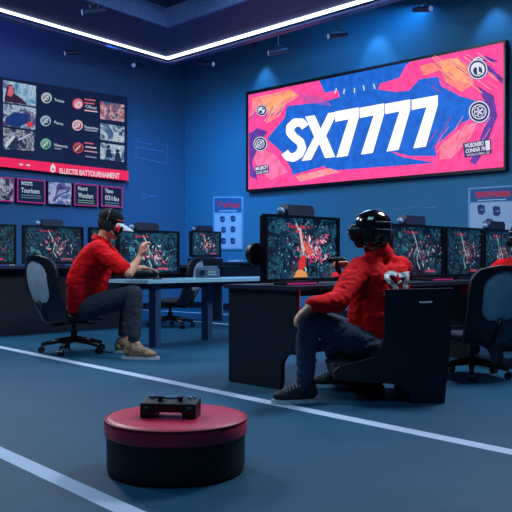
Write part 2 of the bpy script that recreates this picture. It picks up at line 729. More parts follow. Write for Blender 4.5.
# ------------------------------------------------------------------ the big lit sign
sf = on_plane(R(0, 0.10), WN_B)
sign = thing('lit_sign', 'huge wide pink and blue lit screen reading SX7777 on the back wall', 'screen', sf(377, 180) - V((0, 0, 0)))
quad_panel('housing', M_BLACK, sf, [(246, 92), (505.2, 39.5), (505.2, 170), (246, 192)], WN_B, 0.098, sign)
a = Art(sf, WN_B, 0.92, 0.0008)
BL, PK, OR, PU = (22, 84, 188), (246, 62, 140), (250, 158, 110), (108, 62, 170)
a.poly([(248.5, 95), (503.5, 42.5), (503.5, 167), (248.5, 189.5)], emit((28, 100, 208), 1.05, .15))
a.poly([(248.5, 95), (319, 80.5), (325, 93), (338, 90), (340, 97), (322, 102), (286.5, 106), (285, 117), (267, 139), (281, 151), (292, 170), (292, 175),
        (325, 166), (327, 171), (380, 167), (436, 163), (402, 157), (390, 151), (410, 156), (436.6, 156), (435, 146), (463, 122.4), (474, 118), (486, 110), (474, 100),
        (460, 96), (441, 86), (438, 76.6), (420, 79), (409, 90.5), (396, 92), (378, 89.5), (380, 83.6), (399, 78), (406, 65.5), (410, 62),
        (503.5, 42.5), (503.5, 167), (248.5, 189.5)], emit((255, 70, 148), 1.12, .15))
# paler and warmer brush patches
a.poly([(252, 98), (290, 89), (300, 96), (286, 104), (280, 116), (266, 124), (270, 106), (252, 112)], emit((250, 128, 130), 1.15, .2))
a.poly([(262, 100), (292, 91), (296, 95), (281, 102), (276, 112), (268, 114)], emit(OR, 1.15, .2))
a.poly([(250, 150), (262, 148), (276, 156), (288, 172), (270, 180), (258, 168)], emit((248, 110, 160), 1.15, .2))
a.poly([(420, 66), (452, 58), (470, 66), (474, 84), (462, 92), (446, 82), (440, 70), (424, 76)], emit((252, 128, 120), 1.15, .2))
a.poly([(438, 62), (458, 58), (468, 72), (466, 84), (450, 78)], emit(OR, 1.15, .2))
a.poly([(440, 146), (464, 126), (478, 122), (470, 138), (452, 158), (440, 160)], emit((248, 120, 150), 1.15, .2))
a.poly([(296, 176), (330, 168), (340, 172), (300, 182)], emit((250, 140, 150), 1.15, .2))
# purple and blue sweeps
for s in ([(249, 134), (258, 128), (268, 132), (262, 140), (252, 162), (258, 180), (250, 176)],
          [(484, 62), (503, 78), (503, 84), (490, 72), (478, 66)],
          [(478, 86), (494, 96), (498, 116), (490, 136), (484, 152), (476, 165), (470, 162), (480, 140), (488, 118), (484, 100)],
          [(470, 60), (486, 56), (500, 62), (490, 62)]):
    a.poly(s, emit(PU, .9, .2))
random.seed(5)
for k in range(26):
    x = random.uniform(252, 292); y0 = 97 + (292 - x) * .1 + random.uniform(0, 12)
    a.stroke([(x, y0), (max(250, x - random.uniform(5, 14)), y0 + random.uniform(5, 14))], random.uniform(.4, .9), random.choice([(255, 190, 160), (190, 60, 150), (255, 120, 170), (120, 70, 190)]))
    a.same()
a.l += 1
for k in range(46):
    x = random.uniform(440, 500); y0 = 60 + random.uniform(0, 34)
    L = random.uniform(6, 16)
    if y0 - L * .7 < 54 - (x - 455) * .2: continue
    a.stroke([(x, y0), (x - L, y0 - L * .7)], random.uniform(.4, .9), random.choice([(255, 190, 150), (170, 60, 150), (255, 130, 170), (110, 70, 190)]))
    a.same()
a.l += 1
for k in range(30):
    x = random.uniform(430, 500); y0 = random.uniform(128, 158)
    L = random.uniform(6, 14)
    if x + L * .6 > 502: continue
    a.stroke([(x, y0), (x + L * .6, y0 - L)], random.uniform(.4, .9), random.choice([(255, 150, 180), (190, 60, 150), (150, 80, 190)]))
    a.same()
a.l += 1
for k in range(16):
    x = 300 + k * 1.6; y0 = 94 + k * .2
    a.stroke([(x, y0), (x + 7, y0 + 9)], .7, (236, 70, 150) if k % 2 else (60, 110, 210)); a.same()
a.l += 1
for x, y in ((337, 88.5), (345, 89), (355, 88), (364, 85.5), (374, 84)):
    a.stroke([(x, y), (x + (355 - x) * -.08, y + 5)], 1.3, (220, 232, 250)); a.same()
a.l += 1
# emblems
for (x, y, r) in ((262.5, 110.5, 5.6), (261, 144, 7.2), (478.5, 69.5, 10), (480, 112, 11)):
    a.disc(x, y, r, (52, 60, 120), ry=r * 1.06)
    a.ring(x, y, r * .96, max(.6, r * .1), (236, 238, 250), ry=r)
a.disc(478.5, 69.5, 7, (236, 238, 250)); a.disc(478.5, 71, 4.6, (50, 56, 110)); a.stroke([(475, 66), (478.8, 67.5), (478.8, 74), (481.5, 73)], 1.7, (240, 242, 250))
a.stroke([(474, 60.5), (479, 57.5), (484, 60)], 1.2, (240, 242, 250))
a.ring(480, 112, 7.5, 1.1, (236, 238, 250))
for k in range(5):
    t = 2 * PI * k / 5
    a.ring(480 + 3 * math.cos(t), 112 + 3 * math.sin(t), 2.6, .7, (236, 238, 250)); a.same()
a.l += 1
a.disc(262.5, 110.5, 3.4, (236, 238, 250)); a.disc(261.8, 112, 1.6, (52, 60, 120)); a.disc(264, 109, 1, (52, 60, 120))
a.ring(261, 144, 4.6, .8, (236, 238, 250)); a.ring(261, 144, 2.6, .8, (236, 238, 250)); a.stroke([(257, 148), (265, 140)], .8, (236, 238, 250))
a.poly([(256, 166.5), (270, 164.5), (270.5, 173), (256.5, 175.5)], (60, 60, 120)).text('MUBOT', [(257, 170.8), (269.5, 168.8), (269.5, 165.2), (257, 167.2)], (236, 238, 250), .03)
a.text('CLUB ONE', [(257.4, 174.4), (269.5, 172.6), (269.5, 170), (257.4, 171.8)], (236, 238, 250), .02)
a.poly([(464, 143.5), (492, 139), (493, 154), (466, 158)], (60, 52, 110)).text('WUBONERO', [(466, 148.5), (485, 145.5), (485, 141), (466, 144)], (236, 238, 250), .03)
a.poly([(486.5, 141), (491, 140.4), (491.5, 150), (487, 150.8)], (230, 230, 245))
a.text('CONEGE 78', [(467, 153.5), (486, 150.5), (486, 146.6), (467, 149.6)], (236, 238, 250), .03)
a.text('WOSLICOBAL GE', [(468, 156.8), (491, 153.6), (491, 151.4), (468, 154.4)], (220, 220, 240), .01)
a.build('picture', sign, world=True)
# heavy slanted lettering
a = Art(lambda x, y, g=sf: g(x, y) + WN_B * 0.045, WN_B, 1.25, 0.0006)
WH = (252, 253, 255)


def seven(xl, xr):
    t = lambda x: 118.5 - (x - 290) * .153
    bt = lambda x: 163 - (x - 290) * .118
    w = xr - xl
    a.poly([(xl + 2.4, t(xl) + .3), (xr - .4, t(xr)), (xr - .4, t(xr) + 10), (xr - w * .43, bt(xr - w * .46)), (xr - w * .86, bt(xr - w * .86) + .4),
            (xr - w * .40, t(xr) + 12.0), (xl + 2.6, t(xl) + 10.5)], WH)
    a.same()


a.stroke([(307, 127.5), (303.5, 122.8), (297, 122.8), (292, 127.5), (292, 133), (296.5, 138), (302, 142), (304, 148), (301, 154.5), (295, 158), (290, 157), (286.5, 152.5)], 8.2, WH)
a.poly([(307, 117), (316.5, 115.5), (322.5, 129), (330, 113.5), (339.5, 112), (328, 136), (337, 157.2), (327, 158.4), (321, 144), (313, 160), (303.5, 161.2), (316, 137)], WH)
for xl, xr in ((334.5, 361), (359, 386.5), (384.5, 412.5), (411, 440)):
    seven(xl, xr)
lt = a.build('lettering', sign, world=True)
tag(lt, 'white slanted SX7777 lettering')

# ------------------------------------------------------------------ left wall board
bf = on_plane(R(0.08, 0), WN_L)
board = thing('tournament_board', 'wide dark lit board with thumbnails, round icons and a pink banner on the left wall', 'screen', bf(60, 176))
quad_panel('panel', mat('board_navy', (16, 26, 58), 0.4), bf, [(-26, 72.5), (127, 97.5), (127, 181.5), (-26, 164.5)], WN_L, 0.078, board)
a = Art(bf, WN_L, 0.75, 0.001)
a.poly([(-25, 74), (126, 98.5), (126, 171), (-25, 154)], emit((14, 30, 68), .8, .1))
T1 = picture_glow('thumb_sky', [(0, (30, 60, 110)), (.42, (60, 140, 190)), (.52, (190, 215, 235)), (.6, (40, 90, 140)), (.68, (200, 90, 100)), (1, (60, 50, 70))], 2.2, .75, 1, 1.0, 4)
T2 = picture_glow('thumb_road', [(0, (20, 50, 110)), (.42, (90, 130, 170)), (.5, (200, 215, 230)), (.58, (30, 60, 120)), (.7, (180, 60, 80))], 2.6, .7, 4, 1.0, 4)
T3 = picture_glow('thumb_street', [(0, (14, 20, 40)), (.45, (30, 40, 70)), (.52, (190, 200, 220)), (.56, (30, 40, 60)), (.66, (190, 190, 205))], 3.4, .7, 8, 1.0, 4)
T4 = picture_glow('thumb_arena', [(0, (20, 40, 70)), (.44, (60, 110, 150)), (.5, (200, 70, 70)), (.58, (210, 200, 210)), (.64, (50, 40, 60))], 3.2, .75, 12, 1.0, 4)
T5 = picture_glow('thumb_figures', [(0, (20, 34, 60)), (.47, (70, 110, 150)), (.52, (215, 225, 235)), (.58, (90, 130, 160)), (.64, (20, 30, 50))], 3.2, .8, 15, 1.0, 4)
a.poly([(3, 80), (36, 86), (36, 106.5), (3, 102)], T1)
a.poly([(4.5, 98), (7, 87), (11, 84), (14, 88), (15, 94), (22, 99), (28, 105), (4.5, 101.5)], (60, 36, 60)).poly([(7, 95), (9, 86), (12.5, 86), (14, 93), (11, 97)], (220, 110, 120))
a.poly([(3, 103.5), (36, 108), (35, 130), (3, 125.5)], T2)
a.poly([(5, 118), (14, 112), (28, 114), (30, 122), (18, 127), (6, 125)], (26, 60, 130)).disc(29.5, 124.5, 3, (220, 60, 80))
a.poly([(3, 127.5), (35, 132), (34, 151), (3, 149)], T3)
a.stroke([(5, 147), (14, 136)], 3, (210, 220, 235)).stroke([(18, 140), (30, 134)], 1.6, (190, 200, 220))
a.poly([(100, 101), (124, 105), (124, 122), (100, 119)], T4)
a.poly([(100, 123), (124, 127), (124, 143), (100, 139.5)], T5)
a.poly([(100, 142.5), (124, 146), (123.5, 162), (100, 159)], T5)
for x, y in ((108, 150), (117, 154)):
    a.disc(x, y - 3, 1.8, (24, 40, 70)).poly([(x - 3, y + 7), (x - 2, y - 1), (x + 2, y - 1), (x + 4, y + 8)], (30, 50, 84))
for i, (x, y, c, c2) in enumerate(((46, 98, (190, 205, 220), (50, 60, 70)), (45, 121, (160, 190, 215), (40, 60, 90)), (45, 144, (130, 190, 170), (60, 110, 90)),
                                   (77, 104, (226, 100, 130), (250, 210, 220)), (76.5, 125.5, (225, 200, 215), (180, 70, 90)), (77, 148, (200, 80, 90), (90, 40, 50)))):
    a.disc(x, y, 5.4, c).disc(x + .3, y + .6, 3.7, c2).ring(x, y, 2.4, 1, c).stroke([(x - 3, y + 3), (x + 2, y - 2)], 1, (235, 235, 240))
for (x0, y0, x1, t) in ((53, 100, 63, 'Triono'), (53, 122.5, 62, 'Poroc'), (53, 145, 66, 'Nlooorni'), (83, 127, 97, 'Sosomino'), (84, 106.5, 95, 'Ollooi')):
    a.text(t, [(x0, y0 + 1.5), (x1, y0 + 3.4), (x1, y0 + .4), (x0, y0 - 1.6)], (196, 210, 230), .02)
for (x0, y0, x1, c) in ((83, 99.6, 94, (220, 110, 130)), (83, 103, 93, (220, 110, 130)), (83, 110.5, 96, (230, 190, 200)), (83, 130, 96, (150, 165, 190)),
                        (83, 143, 92, (220, 110, 130)), (84, 147, 95, (220, 200, 210)), (83, 151, 96, (210, 150, 170)), (84, 156.5, 95, (130, 145, 175)), (53, 148.5, 60, (140, 155, 185))):
    a.stroke([(x0, y0), (x1, y0 + (x1 - x0) * .13)], 1.3, c); a.same()
a.l += 1
a.poly([(-25, 154.5), (127, 171.2), (127, 181), (-25, 164)], emit((236, 36, 92), .95, .05))
a.text('ELLECTIS BATTOURNAMENT', [(58, 173.6), (118, 179.2), (118, 173.4), (58, 168.2)], (250, 225, 235), .03)
a.poly([(48.5, 170.5), (49.5, 166), (51.5, 163.6), (54, 167), (54, 171.5), (51, 173)], (250, 235, 240)).disc(51.4, 169.6, 1.1, (236, 36, 92))
a.stroke([(18, 164.5), (21.5, 164.9)], 1.5, (250, 235, 240)).stroke([(25, 165.3), (28.5, 165.7)], 1.5, (250, 235, 240))
a.build('picture', board, world=True)

# row of framed tiles under the board
tiles = [([(-14, 175.5), (14, 178), (14, 202), (-14, 200.5)], 'leftmost framed tile under the wall board, cut by the picture edge', 0),
         ([(17, 178), (45, 180.3), (45.5, 204), (17, 202)], 'pink-framed tile of white text lines under the wall board, left of the blue picture tile', 1),
         ([(48, 181), (72, 183), (71.5, 205.5), (48, 204)], 'pale blue picture tile without a pink frame under the wall board', 2),
         ([(74, 183), (98, 185), (98, 206.5), (74, 205.3)], 'pink-framed tile of white text right beside the pale blue picture tile', 1),
         ([(101, 185.5), (123, 187.5), (122.5, 208), (101, 206.6)], 'rightmost pink-framed tile of the row, just above the black cap', 1)]
TP = picture_glow('tile_picture', [(0, (30, 40, 90)), (.44, (80, 110, 180)), (.52, (190, 205, 235)), (.58, (90, 90, 170)), (.66, (40, 50, 100))], 3.5, .7, 3, 1.0, 4)
for i, (q, lab, kd) in enumerate(tiles):
    t = thing('wall_tile', lab, 'wall display', bf(*q[3]), group='tiles under the wall board')
    quad_panel('panel', M_DNAVY, bf, q, WN_L, 0.078, t)
    a = Art(bf, WN_L, 0.75, 0.001)
    (x0, y0), (x1, y1), (x2, y2), (x3, y3) = q
    a.poly([(x0 + .5, y0 + .5), (x1 - .5, y1 + .5), (x2 - .5, y2 - .5), (x3 + .5, y3 - .5)], emit((16, 34, 70), .7) if kd == 1 else (TP if kd == 2 else T3))
    if kd != 2:
        a.frame([(x0 + .6, y0 + .6), (x1 - .6, y1 + .6), (x2 - .6, y2 - .6), (x3 + .6, y3 - .6)], 1.2, (176, 50, 140))
    if kd == 1:
        w = x1 - x0
        a.text(['', 'WOOTS', '', 'Hoord', 'Titnoo'][i], [(x0 + 4, y0 + 7), (x0 + w * .55, y0 + 8), (x0 + w * .55, y0 + 4), (x0 + 4, y0 + 3)], (200, 215, 235), .03)
        a.text(['', 'Toorioon', '', 'Wonchart', '0316u'][i], [(x0 + 4, y0 + 14.5), (x0 + w * .8, y0 + 16), (x0 + w * .8, y0 + 11), (x0 + 4, y0 + 9.5)], (200, 215, 235), .02)
        for j in range(2):
            a.stroke([(x0 + 4, y0 + 17 + 2.2 * j), (x1 - 4, y0 + 18.2 + 2.2 * j)], .8, (110, 140, 170) if i != 3 else (120, 170, 150))
            a.same()
    a.build('picture', t, world=True)

# faint wall graphics
bw = on_plane(R(0.004, 0), WN_L)
sw = on_plane(R(0, 0.004), WN_B)
LB = (96, 134, 200)
a = Art(bw, WN_L, 0, 0.0006)
a.frame([(136, 138), (167, 143), (167, 164), (136, 157)], .6, LB)
a.text('Bovs tronoos', [(137, 142.5), (152, 145.3), (152, 142.3), (137, 139.8)], LB, .01)
a.stroke([(137, 147), (163, 151.5)], .7, LB).stroke([(152, 160.5), (164, 163)], .5, LB)
tag(a.build('wall_graphic', origin=bw(136, 157)), 'faint blue outlined box of thin lines drawn on the wall right of the board', 'wall graphic', 'faint wall graphics')
a = Art(bw, WN_L, 0, 0.0006)
a.frame([(142, 193), (145.5, 193.6), (145.5, 197.5), (142, 197.5)], .7, LB)
tag(a.build('wall_graphic', origin=bw(142, 197)), 'tiny pale square icon on the wall above the monitor on the pale desk', 'wall graphic', 'faint wall graphics')
a = Art(bw, WN_L, 0, 0.0006)
a.text('Otoous', [(147.5, 196.6), (156, 197.2), (156, 195), (147.5, 194.2)], LB, .02)
tag(a.build('wall_graphic', origin=bw(147, 197)), 'tiny pale word beside the square icon on the wall', 'wall graphic', 'faint wall graphics')
a = Art(sw, WN_B, 0, 0.0006)
a.text('Tnnovonosnnet dr', [(392, 210.3), (419, 208.3), (419, 205.8), (392, 207.6)], LB, .01).stroke([(421, 208), (436, 207.4)], .7, LB)
tag(a.build('wall_graphic', origin=sw(392, 210)), 'thin pale line of writing on the wall right of the black helmet', 'wall graphic', 'faint wall graphics')
a = Art(sw, WN_B, 0, 0.0006)
a.ring(256.5, 249, 2.3, .8, LB).stroke([(259.5, 250), (261.5, 249.6)], .8, LB)
tag(a.build('wall_graphic', origin=sw(256, 252)), 'small pale ring mark on the wall just left of the big front monitor', 'wall graphic', 'faint wall graphics')


# ------------------------------------------------------------------ posters
def poster(q, lab, title, icons):
    pf = on_plane(R(0, 0.02), WN_B)
    t = thing('poster', lab, 'poster', pf(*q[3]), group='posters on the back wall')
    quad_panel('sheet', mat('poster_paper', (120, 160, 205), 0.7), pf, q, WN_B, 0.019, t)
    a = Art(pf, WN_B, 0, 0.0008)
    (x0, y0), (x1, y1), (x2, y2), (x3, y3) = q

    def uv(u, v):
        return (x0 * (1 - u) * (1 - v) + x1 * u * (1 - v) + x2 * u * v + x3 * (1 - u) * v, y0 * (1 - u) * (1 - v) + y1 * u * (1 - v) + y2 * u * v + y3 * (1 - u) * v)
    a.poly([uv(.05, .03), uv(.95, .03), uv(.95, .3), uv(.05, .3)], (36, 92, 150))
    a.text(title, [uv(.14, .22), uv(.9, .22), uv(.9, .09), uv(.14, .09)], (232, 44, 74), .05)
    a.stroke([uv(.2, .27), uv(.8, .27)], .8, (200, 220, 240))
    a.poly([uv(.05, .32), uv(.95, .32), uv(.95, .97), uv(.05, .97)], (168, 190, 222))
    for (u, v) in icons:
        cx, cy = uv(u, v)
        r = (x1 - x0) * .085
        a.poly([(cx - r, cy - r * .9), (cx - r * .3, cy - r * 1.3), (cx + r * .8, cy - r), (cx + r, cy + r * .5), (cx + r * .3, cy + r * 1.3), (cx - r * .8, cy + r)], (34, 58, 112))
        a.poly([(cx - r * .5, cy), (cx + r * .7, cy - r * .3), (cx + r * .5, cy + r * .3)], (120, 140, 190))
    a.build('print', t, world=True)


poster([(213, 196.5), (243, 196.5), (242.5, 249.5), (213.5, 249.5)], 'pale blue poster of six dark helmets on the wall by the room corner', 'Tenleton', [(.32, .43), (.68, .42), (.36, .63), (.68, .62), (.36, .84), (.68, .84)])
poster([(468, 188), (516, 185), (516, 236), (468, 236)], 'pale poster with red title on the wall under the right end of the lit sign', 'TENNVANNAMA', [(.28, .46), (.6, .5), (.45, .75)])


# ------------------------------------------------------------------ ceiling spot lamps
def spot_lamp(px, py, y, lab, rz, ceil_z):
    p = W(px, py, y)
    t = thing('track_spotlight', lab, 'spotlight', p, rz, 'spotlights under the ceiling')
    MB().cone((0, 0, 0.10), (0, 0, ceil_z - p.z), .014, .014, 8).build('rod', M_STEEL, t)
    MB().tube([(-.05, 0, .02), (-.05, 0, .1), (.05, 0, .1), (.05, 0, .02)], .01, 6).build('bracket', M_STEEL, t)
    b = MB().cone((-.15, 0, -.02), (.15, 0, .04), .045, .035, 20).build('lamp_body', mat('spot_body', (40, 48, 84), .4, .3), t)
    MB().cone((-.16, 0, -.022), (-.148, 0, -.0196), .037, .037, 20).build('lens', emit((120, 150, 220), .6), b)


spot_lamp(74, 53, 13.6, 'leftmost ceiling spotlight, hanging above the wall board', .4, ZC)
spot_lamp(94, 12, 10.5, 'small spotlight inside the ceiling frame at upper left, above the light line', .3, ZC)
spot_lamp(138, 66, 14.4, 'ceiling spotlight hanging just left of the light line corner', 1.2, ZC)
spot_lamp(206, 64, 14.0, 'ceiling spotlight between the light line corner and the lit sign', 2.6, ZC)
spot_lamp(278, 52, 12.6, 'ceiling spotlight above the left end of the lit sign', .1, ZC)
spot_lamp(338, 36, 11.8, 'ceiling spotlight above the middle of the lit sign', .3, ZC)
spot_lamp(422, 10, 10.9, 'ceiling spotlight at the top edge above the right part of the lit sign', 2.2, ZC)

# wall-grazing downlights (real cans near the ceiling) that draw the scallops above the sign
for i, (px, zz) in enumerate(((265, 4.72), (377, 4.8), (495, 4.75))):
    w = sw(px, 60)
    p = V((w.x, w.y, zz)) + WN_B * 0.30
    t = thing('wall_downlight', ['small round downlight over the left end of the lit sign', 'small round downlight over the middle of the lit sign', 'small round downlight over the right end of the lit sign'][i],
              'downlight', p, group='downlights above the lit sign')
    MB().cone((0, 0, .02), (0, 0, .16), .06, .06, 20).build('can', M_STEEL, t)
    MB().cone((0, 0, .16), (0, 0, ZC - zz), .012, .012, 8).build('rod', M_STEEL, t)
    l = bpy.data.lights.new('downlight_lamp', 'SPOT')
    l.energy = 42
    l.color = (.25, .6, 1)
    l.spot_size = 1.15
    l.spot_blend = .7
    l.shadow_soft_size = .04
    o = bpy.data.objects.new('downlight_lamp', l)
    o.location = (0, 0, 0)
    d = -WN_B * 0.22 + V((0, 0, -1))
    o.rotation_euler = d.to_track_quat('-Z', 'Y').to_euler()
    o.parent = t
    COL.objects.link(o)


# ------------------------------------------------------------------ furniture
def office_chair(name_label, loc, rz, group='office chairs'):
    # built at real size, a little larger than an average task chair
    """faces +Y in its own frame"""
    t = thing('office_chair', name_label, 'chair', loc, rz, group)
    for k in range(5):
        an = 2 * PI * k / 5 + .3
        d = V((math.cos(an), math.sin(an), 0))
        lg = MB().tube([d * .03 + V((0, 0, .12)), d * .16 + V((0, 0, .105)), d * .29 + V((0, 0, .075))], [.03, .024, .017], 8).build('leg', M_BLACK, t, smooth=True)
        s = V((-d.y, d.x, 0))
        c = d * .29 + V((0, 0, .029))
        MB().cone(c - s * .024, c - s * .006, .029, .029, 16).cone(c + s * .006, c + s * .024, .029, .029, 16).cone(c - s * .008, c + s * .008, .012, .012, 8).build('caster', M_BLACK, lg)
    MB().cone((0, 0, .10), (0, 0, .20), .032, .03, 16).cone((0, 0, .20), (0, 0, .275), .018, .018, 12).box((0, -.02, .278), (.2, .22, .03), bev=.01).build('column', M_BLACK, t)
    MB().tube([(.09, 0, .28), (.2, .03, .275), (.27, .05, .28)], .007, 6).build('lever', M_BLACK, t)
    # seat: soft rounded slab with a waterfall front edge
    mb = MB()
    N = 14
    grid = {}
    for side in (0, 1):
        for i in range(N + 1):
            for j in range(N + 1):
                u, v = i / N * 2 - 1, j / N * 2 - 1
                x = .255 * u * math.sqrt(1 - .32 * v * v)
                y = .245 * v * math.sqrt(1 - .32 * u * u)
                e = max(0, 1 - max(abs(u), abs(v)) ** 4)
                z = .325 + (.04 * e ** .5 if side else -.03 * e ** .5) - .03 * max(0, v) ** 3 + .012 * u * u
                grid[side, i, j] = mb.bm.verts.new((x, y, z))
        for i in range(N):
            for j in range(N):
                q = [grid[side, i, j], grid[side, i + 1, j], grid[side, i + 1, j + 1], grid[side, i, j + 1]]
                mb.bm.faces.new(q if side else q[::-1])
    bmesh.ops.remove_doubles(mb.bm, verts=mb.bm.verts, dist=.0004)
    mb.build('seat', M_SEATF, t, smooth=True)

    # backrest shell
    def sh(u, v, off):
        wv = .275 * (1 - .20 * (1 - v) ** 2 - .30 * max(0, v - .72) ** 1.4 * 2.2)
        x = wv * u
        y = -.235 - .16 * v - .05 * math.sin(v * PI) * 1 + .075 * u * u
        z = .29 + .60 * v - .05 * u * u * v
        return V((x, y - off, z))
    NU, NV = 54, 60
    for nm, inner, m, o0, o1 in (('back_frame', False, M_DARK, 0, .03), ('back_panel', True, M_MESH, .01, .02)):
        mb = MB()
        cells = []
        for i in range(NU):
            for j in range(NV):
                u, v = (i + .5) / NU * 2 - 1, (j + .5) / NV
                ins = (abs(u) / .68) ** 3.2 + (abs(v - .60) / .31) ** 3.2 < 1
                if ins == inner:
                    cells.append((i, j))
        cs = set(cells)
        vt = {}

        def gv(i, j, k):
            if (i, j, k) not in vt:
                u, v = i / NU * 2 - 1, j / NV
                # round the outer corners
                vt[i, j, k] = mb.bm.verts.new(sh(u * (1 - .25 * max(0, (v - .85) / .15) ** 3), v, (o0, o1)[k]))
            return vt[i, j, k]
        for i, j in cells:
            mb.bm.faces.new([gv(i, j, 0), gv(i, j + 1, 0), gv(i + 1, j + 1, 0), gv(i + 1, j, 0)])
            mb.bm.faces.new([gv(i, j, 1), gv(i + 1, j, 1), gv(i + 1, j + 1, 1), gv(i, j + 1, 1)])
            for (di, dj, p, q) in ((-1, 0, (i, j), (i, j + 1)), (1, 0, (i + 1, j + 1), (i + 1, j)), (0, -1, (i + 1, j), (i, j)), (0, 1, (i, j + 1), (i + 1, j + 1))):
                if (i + di, j + dj) not in cs:
                    mb.bm.faces.new([gv(*p, 0), gv(*p, 1), gv(*q, 1), gv(*q, 0)])
        mb.build(nm, m, t, smooth=not inner)
    MB().tube([(0, -.05, .28), (0, -.2, .27), (0, -.285, .32), (0, -.36, .48)], [.026, .026, .024, .018], 8).build('back_bracket', M_BLACK, t, smooth=True)
    return t


P1CH = G(74, 8.05)
ch1 = office_chair('grey mesh-backed office chair under the man in the black cap', P1CH, math.atan2(.70, .71) - PI / 2)
c3 = G(472, 6.38)
ch1.scale = (1.1, 1.1, 1.1)
ROOT[ch1.name] = ROOT[ch1.name] @ Matrix.Scale(1.1, 4)
c3o = place_copy(ch1, c3, math.atan2(.93, -.36) - PI / 2, 'empty grey mesh-backed office chair at the right edge, behind the boxy black seat')
c3o.scale = (1, 1, 1)
place_copy(ch1, V((-2.66, 10.5, 0)) + ROW * 1.45 + V((ROW.y, -ROW.x, 0)) * .62, math.atan2(.7, -.7) - PI / 2 + .5, 'distant office chair seen under the pale desk, in front of the far counter')
random.seed(11)
M_BEZ = mat('monitor_bezel', (12, 14, 22), .3)
SCR_STOPS = [(0, (4, 10, 28)), (.42, (6, 22, 48)), (.5, (10, 48, 80)), (.55, (44, 120, 150)), (.58, (10, 36, 66)), (.64, (6, 16, 34)), (.72, (16, 40, 66))]


